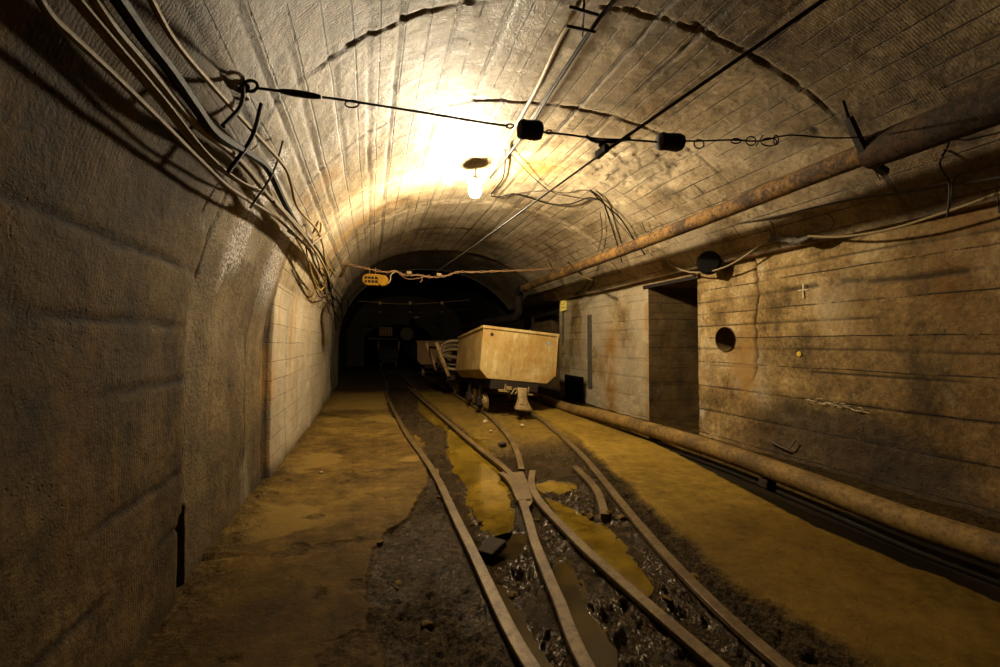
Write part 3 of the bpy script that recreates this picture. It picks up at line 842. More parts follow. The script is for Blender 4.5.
def inpoly(x, y, poly):
    """signed distance, positive inside"""
    c = np.zeros(x.shape, bool); dmin = np.full(x.shape, 1e9); n = len(poly)
    for i in range(n):
        (ax, ay), (bx, by) = poly[i], poly[(i + 1) % n]
        cond = ((ay > y) != (by > y)) & (x < (bx - ax) * (y - ay) / (by - ay + 1e-12) + ax); c ^= cond
        t = np.clip(((x - ax) * (bx - ax) + (y - ay) * (by - ay)) / ((bx - ax) ** 2 + (by - ay) ** 2 + 1e-12), 0, 1)
        dmin = np.minimum(dmin, np.hypot(x - ax - t * (bx - ax), y - ay - t * (by - ay)))
    return np.where(c, dmin, -dmin)


PW = {}
pud = np.full(X.shape, -9.0)
for k_, pl in PUD.items():
    pw = [tuple(at(x, y, Z=ZW)[:2]) for x, y in pl]; PW[k_] = pw
    q = inpoly(X, Y, pw); pud = np.maximum(pud, q)
pn = pud + .07 * hi + .07 * mid + .02 * vh
z = z - (z + .105) * sstep(-.01, .04, pn) * trk
z = np.where((pud < -.05) & (trk > .5), np.maximum(z, ZW - .006 + .02 * (hi + .4)), z)
for xx in (x1, x3, xb, x4): z = np.where((np.abs(X - xx) < .045), np.minimum(z, -.04), z)
def farm_(Y): return sstep(12.2, 13.4, Y)


# ditch on the right and ledge behind the pipe
xe = np.interp(Y, ed[:, 1], ed[:, 0]) + .02 * mid + .02 * hi
dt = sstep(.0, .04, X - xe) * (1 - sstep(4.45, 4.6, X + .04 * mid) * 1.0)
z = z * (1 - sstep(0, .05, X - xe)) + (-.42 + .03 * mid) * sstep(0, .05, X - xe)
led = sstep(4.45, 4.6, X + .04 * mid); z = z * (1 - led) + (-.12 + .02 * mid + .015 * hi + .05 * sstep(4.3, 4.87, X)) * led
mud = np.maximum(mud, dt); mud = np.maximum(mud, led * (.85 + .4 * mid)); sandm = sstep(.02, .12, X - x4) * (1 - dt) * (1 - led)
sandm = np.maximum(sandm, .8 * sand * (1 - farm_(Y)))
# heap against the left wall foot
foot = (1 - sstep(-.95, -.62, X + .12 * mid)); z = z + foot * (.03 + .03 * hi) * (Y > 3.2)
mud = np.maximum(mud, .45 * foot * sstep(-.2, .4, hi + .3))
# clods along the boundary of the walkway
mud = np.maximum(mud, .5 * sstep(.25, .55, fbm(X, Y, None, 5, 4, 233)) * (X < x1) * (Y < 5))
farm = sstep(12.2, 13.4, Y + .4 * mid) ; mud = np.maximum(mud, farm)
wet = np.clip(trk * (1 - .85 * sand) * (.95 + .5 * mid) + .6 * mudL * (X < x1) * sstep(-.3, .3, mid), 0, 1)
wet = np.maximum(wet, .0) * (1 - sstep(0, .1, X - x4))
pale = sstep(.16, .22, fbm(X, Y, None, 1.3, 4, 240)) * (1 - mud) * (X < x1) * sstep(2.2, 3.4, Y)
pale = np.maximum(pale, sstep(9.3, 9.7, Y + .4 * mid) * (1 - sstep(-.1, .1, X - x1)) * .9)
floor_near_shade = np.clip((1 - sstep(2.2, 4.2, Y + .6 * lo + .25 * mid)) * .9 + .3 * sstep(0, .4, lo) * (X < x1), 0, 1)  # painted falloff shade towards the camera, plus random patches on the left
g = np.stack([X, Y, z], -1)
fl = struct(grid_mesh('floor', g, M_FLOOR, dict(mud=np.clip(mud, 0, 1), wet=wet, pale=np.clip(pale, 0, 1), sand=np.clip(sandm, 0, 1), floor_near_shade=floor_near_shade), flip=True))

LP = {'a': 'long ochre puddle between the leftmost rail and the frog', 'b': 'brown puddle lying just below the longer one, left of the frog rail',
      'c': 'small ochre puddle just right of the bent rail tip', 'd': 'long narrow puddle along the right side of the thick rail',
      'e': 'dark shallow puddle between the two rails at the bottom middle', 'f': 'far small puddle between the rails near the dark',
      'g': 'thin dark puddle at the bottom between leftmost rail and its neighbour'}
for k_, pw in PW.items():
    c = np.mean(pw, axis=0); q = [(c[0] + (x - c[0]) * 1.16 + np.sign(x - c[0]) * .03, c[1] + (y - c[1]) * 1.08) for x, y in pw]
    q = catmull(np.array([(*p, 0) for p in q + [q[0]]]), 5)[:-1]
    m = MB(); n = len(q)
    m.add([(p[0], p[1], ZW) for p in q] + [(p[0], p[1], ZW - .05) for p in q], [tuple(range(n)), tuple(range(n, 2 * n))[::-1]] + [(i, i + n, (i + 1) % n + n, (i + 1) % n) for i in range(n)])
    o = m.build('puddle', M_WATER2 if k_ in 'beg' else M_WATER, smooth=False); tag(o, LP[k_], 'puddle', 'puddles between the rails')
# water standing in the ditch
m = MB(); m.box((3.85, 5, -.355), (1.75, 22, .07)); o = m.build('ditch_water', plain('ditch_water_black', (.006, .004, .002), .45)); tag(o, 'black water standing in the ditch under the floor pipe', 'water')

# stones
def stone(c, r, seed):
    import bmesh
    bm = bmesh.new(); bmesh.ops.create_icosphere(bm, subdivisions=2, radius=1)
    V = np.array([v.co[:] for v in bm.verts]); q = fbm(V[:, 0] + seed * 3.1, V[:, 1], V[:, 2], 1.1, 3, seed)
    V = V * (1 + .38 * q)[:, None] * np.array([1.15, .9, .62]) * r
    for v, p in zip(bm.verts, V): v.co = p
    me = bpy.data.meshes.new('stone'); bm.to_mesh(me); bm.free()
    o = link('stone', me, M_STONE); o.location = tuple(map(float, c)); o.rotation_euler = (0, 0, seed * 1.3); return o


SL = [((485, 421), .045, 'pale stone just in front of the rail under the mine cart'), ((522, 425), .04, 'pale stone below the coupler of the mine cart'),
      ((502, 444), .06, 'dark lump of stone left of the short curved rail'), ((491, 430), .03, 'small stone beside the short curved rail, nearer than the pale one'),
      ((321, 474), .018, 'tiny white pebble alone on the left walkway')]
for i, (p, r, l) in enumerate(SL):
    c = at(*p, Z=-.02); c[2] = -.045 + r * .35 if p[0] > 400 else -.005
    o = stone(c, r, i + 3); tag(o, l, 'stone')
    if i == 2: o.data.materials[0] = M_WOOD
rub = []
for i in range(46):
    y = random.uniform(2.0, 4.6); k_ = random.random()
    if k_ < .5: x = float(np.interp(y, bl[:, 1], bl[:, 0])) + random.uniform(.02, .7)
    else: x = float(xof(C1, y)) + random.uniform(.1, 1.3)
    rub.append((x, y))
import bmesh as _b
bm = _b.new()
for i, (x, y) in enumerate(rub):
    r = random.uniform(.014, .035); ix = np.argmin(abs(xa - x)); iy = np.argmin(abs(ya - y)); zz = z[iy, ix]
    t = _b.ops.create_icosphere(bm, subdivisions=1, radius=1, matrix=Matrix.Translation((x, y, zz + r * .2)) @ Matrix.Rotation(i, 4, 'Z') @ Matrix.Diagonal((r * 1.2, r, r * .6, 1)))
    for v in t['verts']: v.co += Vector((random.uniform(-.3, .3), random.uniform(-.3, .3), random.uniform(-.2, .2))) * r
me = bpy.data.meshes.new('rubble'); bm.to_mesh(me); bm.free()
o = link('rubble', me, M_FLOOR); tag(o, 'loose dark muddy rubble scattered around the leftmost rail', 'rubble', kind='stuff')
# broken timber lying in the mud
p = at(484, 556, Z=-.03); q = at(499, 541, Z=.0); m = MB(); m.bar(p, q, .13, .05); o = m.build('timber_block', M_WOOD, bevel=.012); tag(o, 'broken black timber chunk stuck in mud below the brown puddle', 'timber')

# ------------------------------------------------------------------ pipes
def pipe_line(pts, X, r, seg=10):
    P = np.array([at(x, y, X=xx) for (x, y), xx in zip(pts, X)]); return catmull(P, seg)


UX = 3.78
UPp = [at(1000, 103, X=UX), at(829, 168, X=UX), at(700, 220, X=UX + .02), at(600, 259, X=UX + .05), at(524, 288, X=UX + .1)]
UPp = np.vstack([UPp[0] + np.array([0, -4.0, .02]), UPp])
e0 = UPp[-1]
up = MB(); q = np.vstack([catmull(UPp, 24)]); up.tube(q, .088, 18, 0, rj=.05)
o = up.build('overhead_pipe', M_PIPE); tag(o, 'long thick rusty pipe hung high along the right side of the vault', 'pipe')
m = MB(); j0 = int(np.argmin(abs(q[:, 1] - at(868, 153, X=UX)[1]))); qq = q[:j0 + 1]
m.tube(qq, .128, 22, 0, rj=.04); m.build('wide_section', M_PIPE_SHADE, o)
el = MB(); el.tube([e0, e0 + [.0, .25, 0], e0 + [.02, .5, -.10], e0 + [.05, .62, -.38], e0 + [.08, .75, -.62], e0 + [.0, 1.2, -.75], e0 + [-.3, 3.0, -.8], e0 + [-.4, 6, -.85]], .12, 16, 6)
el = el.build('pipe_elbow', M_DARK); tag(el, 'dark thick pipe bend dropping down at the far end of the overhead pipe', 'pipe')

FPp = [at(1000, 551, X=3.62), at(900, 518, X=3.63), at(800, 480, X=3.66), at(700, 444.5, X=3.70), at(600, 415, X=3.74), at(570, 408.5, X=3.78)]
z0 = np.array(FPp)
FPp = np.vstack([z0[0] + (z0[0] - z0[1]) * 3.2, z0, z0[-1] + [0.02, 2.5, .0]])
m = MB(); q = catmull(FPp, 22); m.tube(q, .098, 20, 0, rj=.03)
fo = m.build('floor_pipe', M_FPIPE); tag(fo, 'long ochre dusted pipe lying along the foot of the right wall', 'pipe')
LPp = np.array([(p[0] + .04, p[1], p[2] - .19) for p in FPp]); m = MB(); m.tube(catmull(LPp, 6), .04, 12); o = m.build('ditch_pipe', M_DARK)
tag(o, 'thin dark pipe in the ditch below the ochre floor pipe', 'pipe')
# cross timbers carrying the pipes over the ditch
for i, (yy, w) in enumerate(((1.6, 'nearest'), (3.4, 'middle'), (5.4, 'third'), (7.2, 'farthest'))):
    j = np.argmin(abs(q[:, 1] - yy)); p = q[j]; xe_ = float(np.interp(yy, ed[:, 1], ed[:, 0]))
    b0 = (max(xe_ + .25, 3.5) + p[0] + .06) / 2
    m = MB(); m.box((b0, yy, p[2] - .098 - .045), (p[0] + .06 - max(xe_ + .25, 3.5), .10, .09)); o = m.build('pipe_sleeper', M_WOOD, bevel=.01)
    tag(o, '%s dark timber carrying the floor pipe across the ditch' % w, 'timber', 'timbers under the floor pipe')
m = MB(); a0 = at(662, 442, Z=-.03); b0_ = at(700, 461, Z=-.08); m.bar(a0, b0_, .06, .03); o = m.build('plank', M_FPIPE, bevel=.004); tag(o, 'thin ochre plank lying beside the floor pipe at the path edge', 'plank')

# ------------------------------------------------------------------ bulb and its fittings
LB = at(475, 190, Z=3.41)
lt = empty('ceiling_lamp', LB); tag(lt, 'bright bare lamp hanging from the vault crown', 'lamp')
m = MB(); m.lathe([(.02, -.10), (.055, -.09), (.078, -.05), (.085, 0), (.075, .045), (.045, .08), (.03, .1)], (0, 0, 0), (0, 0, 1), 20); m.build('bulb', M_BULB, lt)
m = MB(); m.lathe([(.03, .118), (.108, .112), (.112, .115), (.108, .119), (.03, .126)], (0, 0, 0), (0, 0, 1), 28, close=False); m.build('added_shade_disc', M_ENAM, lt)  # disc added to keep bulb light off the vault right above
m = MB(); m.lathe([(.03, .1), (.045, .105), (.045, .17), (.02, .19)], (0, 0, 0), (0, 0, 1), 14); m.build('lamp_socket', M_COND, lt)
m = MB()
for a in (0, 2.1, 4.2): m.tube([(.03 * math.cos(a), .03 * math.sin(a), .14), (.13 * math.cos(a), .13 * math.sin(a), .12), (.15 * math.cos(a), .15 * math.sin(a), .17)], .006, 6, 3)
m.tube([(0, 0, .18), (.02, .02, .36)], .010, 6); m.build('hanger', M_COND, lt)

CND = []
for pts, lab, mt, r, off in ((((640, -30), (612, 3), (591, 30), (552, 90), (532, 123), (507, 156), (490, 178)), 'dark cable hanging just under the vault crown towards the lamp', M_BLKC, .016, .10),
                             (((600, -30), (582, 6), (561, 36), (534, 93), (501, 150), (486, 174)), 'pale conduit clipped to the vault crown ending at the lamp', M_COND, .020, .035)):
    P = [vault(x, y, off) for x, y in pts]; P = [P[0] + (P[0] - P[1]) * 3.0] + P
    P = [P[0] * np.array([0, 1, 0]) + np.array([P[1][0], 0, P[1][2]])] + P[1:]
    m = MB(); m.tube(P, r, 10, 6); o = m.build('lamp_cable' if 'cable' in lab else 'conduit', mt); tag(o, lab, 'cable' if 'cable' in lab else 'conduit')
br_ = [vault(x, y, .12) for x, y in ((570, 7), (598, 15), (567, 26), (595, 32), (584, 4), (582, 36))]
m = MB(); m.tube([br_[0], br_[1]], .011, 8); m.tube([br_[2], br_[3]], .011, 8); m.tube([br_[4], br_[5]], .009, 8); m.tube([br_[4], br_[4] + [0, 0, .22]], .008, 6)
o = m.build('cable_cleat', M_IRON); tag(o, 'black H shaped clamp holding cable and conduit at the crown', 'clamp')


def cab(name, label, pts, off, r, mat, cat='cable', surf='v', sm_=6, X=None, n=8, group=None, wob=0):
    P = []
    for i, (x, y) in enumerate(pts):
        f = off[i] if isinstance(off, (list, tuple)) else off
        if surf == 'v': P.append(vault(x, y, f))
        elif surf == 'w': P.append(at(x, y, X=XR - f))
        elif surf == 'y': P.append(at(x, y, Y=f))
    P = np.array(P)
    if wob: P = jitter(P, wob)
    m = MB(); m.tube(P, r, n, sm_); o = m.build(name, mat); tag(o, label, cat, group); return o


# ---- wires around the lamp and down to the overhead pipe
cab('lamp_wire', 'thick short cable looping down from the conduit to the lamp', [(505, 150), (505, 165), (502, 180), (491, 194)], .06, .012, M_BLKC)
cab('lamp_wire', 'cable sagging from the lamp across the vault to the right', [(491, 196), (500, 197), (514, 194), (530, 198), (550, 204), (570, 204), (588, 198), (600, 200)], [.12, .1, .06, .06, .08, .08, .05, .04], .011, M_BLKC)
cab('lamp_wire', 'thin wire from the conduit end slanting right to the wire tangle', [(508, 150), (518, 162), (536, 180), (552, 192), (572, 197), (596, 200)], .04, .006, M_WIRE)
cab('lamp_wire', 'fine wire between lamp and tangle, above the sagging cable', [(500, 199), (520, 193), (545, 191), (565, 193), (584, 190), (600, 197)], .03, .005, M_WIRE)
TG = [([(590, 190), (602, 200), (610, 222), (616, 240), (622, 262)], 'thickest wire dropping from the tangle onto the overhead pipe'),
      ([(592, 192), (604, 204), (620, 218), (632, 236), (645, 255)], 'wire curving right from the tangle down to the pipe'),
      ([(596, 198), (607, 206), (618, 222), (634, 240)], 'short wire within the tangle on the vault'),
      ([(600, 212), (602, 232), (598, 252)], 'left thin wire of the tangle reaching the pipe'),
      ([(606, 208), (614, 230), (618, 250)], 'slack middle wire of the tangle above the pipe'),
      ([(642, 222), (646, 232), (650, 232), (656, 242)], 'small hooked wire just above the pipe, right of the tangle')]
for i, (p, l) in enumerate(TG): cab('hanging_wire', l, p, .04, .010 if i < 2 else .006, M_BLKC if i < 2 else M_WIRE, 'wire', n=6, group='wires on the right haunch')

# ---- bundle of cables on the left haunch
LG = 'cables along the left haunch'
cab('power_cable', 'thick black cable, the heaviest of the bundle on the left', [(90, -40), (119, 0), (144, 36), (169, 68), (194, 104), (216, 133), (248, 153), (268, 169), (284, 202), (299, 228), (314, 246), (324, 263), (330, 290)], [.12, .12, .12, .12, .12, .12, .11, .1, .1, .1, .1, .1, .08], .022, M_BLKC, group=LG)
cab('power_cable', 'wavy tan cable running left of the thick black one', [(70, -40), (95, 0), (115, 29), (140, 58), (162, 85), (180, 107), (202, 130), (234, 155), (256, 180), (266, 194), (276, 204), (290, 218), (302, 232), (313, 248), (320, 258), (333, 285)], [.10] * 10 + [.12] * 6, .016, M_TAN, group=LG)
cab('power_cable', 'yellowish cable, uppermost of the bundle on the left', [(130, -40), (151, 0), (176, 43), (216, 90), (252, 130), (284, 166), (291, 184), (298, 208), (317, 230), (323, 246), (326, 262), (336, 276)], .09, .011, M_YEL, group=LG)
for k_ in range(3):
    dx = k_ * 4.5
    cab('signal_wire', ['lower', 'middle', 'upper'][k_] + ' one of three thin parallel wires between the tan cables', [(50 + dx, -30), (72 + dx, 0), (108 + dx, 43), (158 + dx * .9, 101), (202 + dx * .8, 155), (236 + dx * .5, 181), (264 + dx * .2, 195 - dx * .3)], .09 + .008 * k_, .006, M_TAN, 'wire', group=LG)
cab('power_cable', 'tan cable sagging lowest across the dark left wall', [(24, -30), (47, 11), (72, 36), (115, 76), (162, 122), (202, 162), (234, 191), (274, 216), (292, 232), (306, 246), (314, 255)], .10, .010, M_TAN, group=LG)
cab('power_cable', 'pale bright cable branching down through the knot', [(274, 202), (285, 214), (298, 229), (308, 241), (318, 255), (326, 270), (331, 284)], .14, .010, M_PALEC, group=LG)
KN = [[(288, 231), (300, 240), (310, 252), (318, 270), (326, 282)], [(306, 246), (309, 268), (314, 285), (320, 297), (328, 295), (332, 286), (328, 280)],
      [(309, 262), (312, 275), (318, 289), (323, 288), (326, 276), (322, 268)], [(314, 250), (318, 262), (322, 276), (330, 290), (334, 300)],
      [(296, 238), (306, 256), (311, 272), (318, 284)], [(302, 234), (312, 244), (322, 262), (332, 282)],
      [(313, 233), (318, 222), (321, 224), (319, 234), (312, 240)], [(325, 280), (330, 292), (336, 300), (342, 306)],
      [(310, 246), (320, 238), (328, 232)], [(328, 270), (334, 270), (330, 280), (336, 292), (344, 300)]]
KL = ['outer left strand of the cable knot', 'large loop hanging lowest from the cable knot', 'smaller loop inside the hanging loop of the knot', 'inner strand running down through the knot',
      'left side slack strand of the cable knot', 'long strand crossing the knot from above', 'little upright loop above the knot', 'strand trailing away at the knot bottom',
      'short cross wire near the knot top', 'crinkled end strand beside the rusty rib']
for i, p in enumerate(KN):
    cab('knotted_cable', KL[i], p, .08 + .02 * (i % 3), .008 if i % 2 else .010, [M_TAN, M_BLKC, M_YEL, M_BLKC][i % 4], 'cable', group='tangled cable ends')
TR = [[(330, 285), (334, 310), (336, 330)], [(336, 296), (342, 312), (343, 332)], [(330, 300), (338, 318), (346, 326)], [(340, 300), (348, 300), (346, 318)]]
for i, p in enumerate(TR):
    cab('trailing_wire', ['leftmost', 'long middle', 'crossing', 'hooked rightmost'][i] + ' dark wire trailing down beyond the knot', p, .08, .012, M_BLKC, 'wire', group='wires trailing past the knot')
# loop supports: rods standing off the lining
for (a, b, w) in (((243, 86), (223, 126), 'nearest to the span wire end'), ((261, 104), (228, 172), 'second from the span wire end'), ((283, 141), (250, 208), 'farthest, thin with bent tip')):
    p0 = vault(*a, .03); p1 = vault(*b, .13); m = MB(); m.tube([p0, (p0 + p1) / 2 + [.03, 0, 0], p1], .010 if 'farthest' not in w else .006, 8, 4)
    o = m.build('cable_bracket', M_IRON); tag(o, 'iron cable bracket on the left haunch, ' + w, 'bracket', 'cable brackets on the left')
# rusty strip on rib
p0 = vault(347, 262, .02); p1 = vault(339, 277, .02); m = MB(); m.bar(p0, p1, .10, .02); o = m.build('rusty_strap', M_PIPE, bevel=.004); tag(o, 'short rusty brown strap on the rib right of the cable knot', 'strap')

# ------------------------------------------------------------------ near span wire with insulators
YS = 2.40


def sy(x, y): return at(x, y, Y=YS)


A0 = vault(250, 87, .0); A0 = sy(249, 87)
nw = empty('span_wire', sy(530, 130)); tag(nw, 'black span wire with turnbuckle crossing the tunnel near the camera', 'span wire')
L0 = np.array(nw.location)


def nloc(*pts): return np.array([sy(x, y) for x, y in pts]) - L0


m = MB(); m.tube(nloc((322, 97), (350, 101), (420, 112), (480, 122), (508, 126)), .006, 6, 3); m.build('wire', M_WIRE, nw)
m = MB(); m.tube(nloc((543, 132), (570, 135), (600, 139), (630, 140), (657, 142)), .006, 6, 3); m.build('wire', M_WIRE, nw)
m = MB(); m.tube(nloc((683, 141), (700, 141), (732, 140), (760, 141), (790, 135), (830, 138), (868, 137)), .0055, 6, 3); m.build('wire', M_WIRE, nw)
m = MB(); m.tube(nloc((586, 136), (594, 141), (606, 142), (618, 141), (630, 138)), .010, 8, 3); m.build('bridle', M_WIRE, nw)
m = MB(); m.tube(nloc((256, 88), (280, 91)), .007, 8); m.tube(nloc((280, 91), (321, 97)), [.010, .017, .017, .017, .010], 10, 6); m.build('turnbuckle', M_IRON, nw)
for c, r in (((251, 86), 5.5), ((244, 88), 4.0)):
    m = MB(); m.tube(nloc(*[(c[0] + r * math.cos(t) * 1.2, c[1] + r * math.sin(t)) for t in np.linspace(0, 2 * PI, 13)]), .008, 6, cap=False); m.build('eye', M_IRON, nw)
for c, rx, ry in (((352, 104), 7, 3.5), ((699, 144), 5, 4.5), ((736, 141), 5, 2.5), ((751, 141), 5, 4.5), ((769, 142), 8, 4), ((776, 140), 2.5, 5), ((510, 126), 4, 2), ((549, 132), 3, 2)):
    m = MB(); m.tube(nloc(*[(c[0] + rx * math.cos(t), c[1] + ry * math.sin(t)) for t in np.linspace(0, 2 * PI, 13)]), .0045, 6, cap=False); m.build('wire_loop', M_WIRE, nw)
m = MB(); m.tube(nloc((756, 146), (760, 140), (763, 135)), .004, 6, 3); m.build('wire_end', M_WIRE, nw)
for (x, y, w) in ((530, 130, 'left insulator block'), (670, 142, 'right insulator block')):
    a = sy(x - 12, y - 1) - L0; b = sy(x + 12, y + 1) - L0; L = np.linalg.norm(b - a)
    m = MB(); m.lathe([(.022, 0), (.048, .008), (.056, .03), (.052, .05), (.056, L - .05), (.056, L - .03), (.048, L - .008), (.022, L)], a, b - a, 20)
    o = m.build('insulator', M_INS, nw)
# anchor hook into the lining
p1 = vault(236, 90, -.02)
m = MB(); m.tube([sy(247, 88), sy(243, 90), p1], .013, 8, 3); o = m.build('wall_anchor', M_IRON); tag(o, 'black hook anchoring the span wire in the left haunch', 'hook')

# trolley wire
T0 = sy(602, 153.5); T1 = at(435, 273, Y=7.8); Tn = at(800, 0, Y=1.53)
T_near = at(737, 60, Y=T0[1] - .75)
m = MB(); q = [T0 + (T_near - T0) * 6, T_near + (T_near - T0) * 1.0, T_near, T0, T0 + (T1 - T0) * .5 + [0, 0, -.01], T1]
m.tube([q[0], q[1], q[2], q[3]], .0095, 8, 3); m.tube([q[3], q[4], q[5]], .007, 8, 4)
m.tube([T1, T1 + [.02, 6, .04], T1 + [.05, 14, .04]], .006, 6, 2)
o = m.build('trolley_wire', M_WIRE); tag(o, 'long black contact wire running down the tunnel below the span wires', 'contact wire')
m = MB(); m.bar(T0 + [0, -.06, .012], T0 + [0, .06, .012], .03, .045); m.tube([T0 + [0, 0, .02], sy(600, 143)], .010, 8); m.tube([T0 + [-.02, 0, .05], T0 + [.03, 0, .055]], .012, 6)
o = m.build('wire_clamp', M_IRON, None, bevel=.003); tag(o, 'small black clamp joining contact wire to the near span wire', 'clamp')

# L bar carrying the pipe
p0 = vault(848, 118, .0); Yb = at(866, 160, X=UX - .05)[1]
a = at(848, 118, Y=Yb - .02); b = at(868, 160, Y=Yb - .02)
m = MB(); m.bar(a, b, .05, .05, up=(0, 1, 0)); m.bar(b, b + [.24, .03, -.06], .05, .05, up=(0, 1, 0))
m.tube([a, a + (a - b) * .25 + [0.0, 0, .05]], .014, 8)
o = m.build('pipe_bracket', M_IRON, bevel=.004); tag(o, 'black angle bar bracket hooked round the overhead pipe', 'bracket')

# ------------------------------------------------------------------ far span with porcelain knobs and yellow lamp
YF = 7.8


def fy(x, y): return at(x, y, Y=YF)


fs = empty('rusty_span_wire', fy(435, 275)); tag(fs, 'rust coloured twisted span wire with beads crossing at the edge of the dark', 'span wire')
L1 = np.array(fs.location)
pts = [(341, 262), (360, 267), (385, 272), (395, 271), (405, 275), (418, 275), (430, 277), (445, 276), (458, 272), (475, 272), (500, 271), (530, 270), (552, 268), (600, 262)]
P = np.array([fy(x, y) for x, y in pts]) - L1; P1 = catmull(P, 6)
m = MB()
for ph in (0, PI):
    t = np.arange(len(P1)) * 1.1 + ph; m.tube(P1 + np.stack([np.cos(t) * .005, np.sin(t) * .014, np.sin(t) * .016], 1), .0075, 6)
m.tube(np.array([fy(x, y) for x, y in ((399, 274), (408, 279), (420, 278), (430, 275))]) - L1, .006, 6, 4)
m.build('wire', M_CHAIN, fs)
for (x, y) in ((409, 273), (439, 275)):
    m = MB(); c = fy(x, y) - L1; m.lathe([(.02, -.045), (.034, -.04), (.034, .04), (.02, .045)], c, (1, 0, 0), 12); m.build('bead', M_BEAD, fs)
m = MB(); m.tube(np.array([fy(422, 277), fy(422, 281), fy(420, 282)]) - L1, .008, 6); m.build('drip_hook', M_CHAIN, fs)
yl = empty('signal_lamp', fy(373, 280)); tag(yl, 'oblong orange pierced lamp housing hung from the rusty span wire', 'lamp')
L2 = np.array(yl.location)
w2 = (fy(384, 280) - fy(362, 280))[0] / 2; h2 = (fy(373, 274.5) - fy(373, 286))[2] / 2
poly = []
for t in np.linspace(-PI / 2, PI / 2, 9): poly.append((w2 - h2 + h2 * math.cos(t), h2 * math.sin(t)))
for t in np.linspace(PI / 2, 3 * PI / 2, 9): poly.append((-(w2 - h2) + h2 * math.cos(t), h2 * math.sin(t)))
m = MB(); m.prism(poly, -.05, .05); hs = m.build('housing', M_LAMPY, yl, bevel=.012)
for i in range(4):
    for j in (-1, 1): m = MB(); m.box((-.115 + i * .055, -.052, j * .032), (.040, .012, .040)); m.build('slot', M_BLACKPANEL, hs, bevel=.003)
m = MB(); m.lathe([(.02, -.07), (.085, -.065), (.098, -.04), (.098, .06)], (w2 - .02, 0, -.01), (0, 1, 0), 20); m.build('cable_entry', M_LAMPY, yl)
for x in (-.06, .04): m = MB(); m.tube([(x, 0, h2), (x, 0, h2 + .12)], .006, 6); m.build('hanger', M_CHAIN, yl)
m = MB(); m.tube(np.array([fy(386, 285), fy(390, 281), fy(391, 275), fy(396, 271)]) - L2, .009, 8, 5); m.build('lead', M_TAN, yl)
# fainter spans further in
for k_, (YY, yy, lab) in enumerate(((14.0, 302, 'faint beaded span wire deep in the dark tunnel'), (20.0, 311, 'faintest and farthest beaded span wire'))):
    fe = empty('dark_span_wire', at(410, yy, Y=YY)); tag(fe, lab, 'span wire'); L3 = np.array(fe.location)
    a_, b_ = (358, yy - 1), (470, yy - 2)
    m = MB(); m.tube(np.array([at(*a_, Y=YY), at(410, yy + 2, Y=YY), at(*b_, Y=YY)]) - L3, .008, 6, 6); m.build('wire', M_CHAIN, fe)
    for x in (380, 410, 442):
        m = MB(); c = at(x, yy + 1, Y=YY) - L3; m.lathe([(.03, -.05), (.055, -.04), (.055, .04), (.03, .05)], c, (1, 0, 0), 10); m.build('bead', M_BEAD, fe)

# ------------------------------------------------------------------ right wall wiring
cab('wall_cable', 'upper black cable running taut along the right wall under the pipe', [(1060, 167), (1000, 177), (910, 191), (844, 201), (769, 218), (700, 231), (668, 241), (640, 249), (600, 262), (560, 278)], .42, .011, M_WIRE, surf='w')
cab('wall_cable', 'thick tan cable sagging from the joint along the near right wall', [(1060, 178), (1000, 193), (970, 204), (925, 219), (895, 228), (865, 234), (836, 237), (808, 236)], .30, .013, M_TAN, surf='w')
cab('wall_cable', 'pale cable drooping past the doorway from the joint to the pipe', [(780, 236), (764, 243), (752, 251), (739, 260), (725, 267), (710, 271.5), (696, 272.5), (685, 271), (675, 267), (667, 261), (660, 254), (652, 249), (640, 250), (628, 254)], .26, .013, M_PALEC, surf='w')
P = [at(x, y, X=XR - .28) for x, y in ((768, 241), (776, 238), (786, 239), (796, 241), (806, 239), (812, 236))]
m = MB(); m.tube(P, [.018, .04, .034, .042, .03, .012], 12, 5, rj=.5); o = m.build('cable_joint', M_BATTEN); tag(o, 'lumpy taped cable joint where the wall cables meet', 'cable joint')
cab('tie_wire', 'curled thin wire loop right of the taped cable joint', [(815, 240), (828, 232), (834, 222), (826, 214), (812, 212)], .30, .004, M_WIRE, 'wire', surf='w')
cab('tie_wire', 'thin wire hanging from the pipe to the taped joint', [(770, 205), (771, 214), (768, 218), (773, 226), (775, 236)], .36, .006, M_WIRE, 'wire', surf='w')
cab('tie_wire', 'small hooked wire end left of the taped joint', [(764, 232), (770, 231), (772, 238), (776, 240)], .34, .005, M_WIRE, 'wire', surf='w')
cab('tie_wire', 'twisted wire hanging from the pipe at upper right, holding the cables', [(939, 138), (944, 152), (940, 162), (942, 170), (949, 182), (949, 200), (947, 217)], .48, .007, M_WIRE, 'wire', surf='w')
cab('tie_wire', 'upturned hook of wire beside the twisted hanger', [(947, 217), (951, 198), (953, 182), (960, 173)], .44, .006, M_WIRE, 'wire', surf='w')
cab('tie_wire', 'loop of wire tied round the pipe at upper right', [(918, 144), (926, 147), (938, 142), (950, 137), (946, 150), (941, 156)], .80, .006, M_WIRE, 'wire', surf='w')
cab('tie_wire', 'loose wire reaching right from the pipe tie', [(948, 137), (965, 140), (985, 136), (1010, 130)], .70, .006, M_WIRE, 'wire', surf='w')
cab('tie_wire', 'short wire tail below the span wire end at the pipe', [(872, 165), (876, 172), (880, 180)], .9, .006, M_WIRE, 'wire', surf='w')
cab('tie_wire', 'vertical short tie at the right edge of the near wall', [(996, 188), (998, 200), (999, 213)], .2, .006, M_WIRE, 'wire', surf='w')
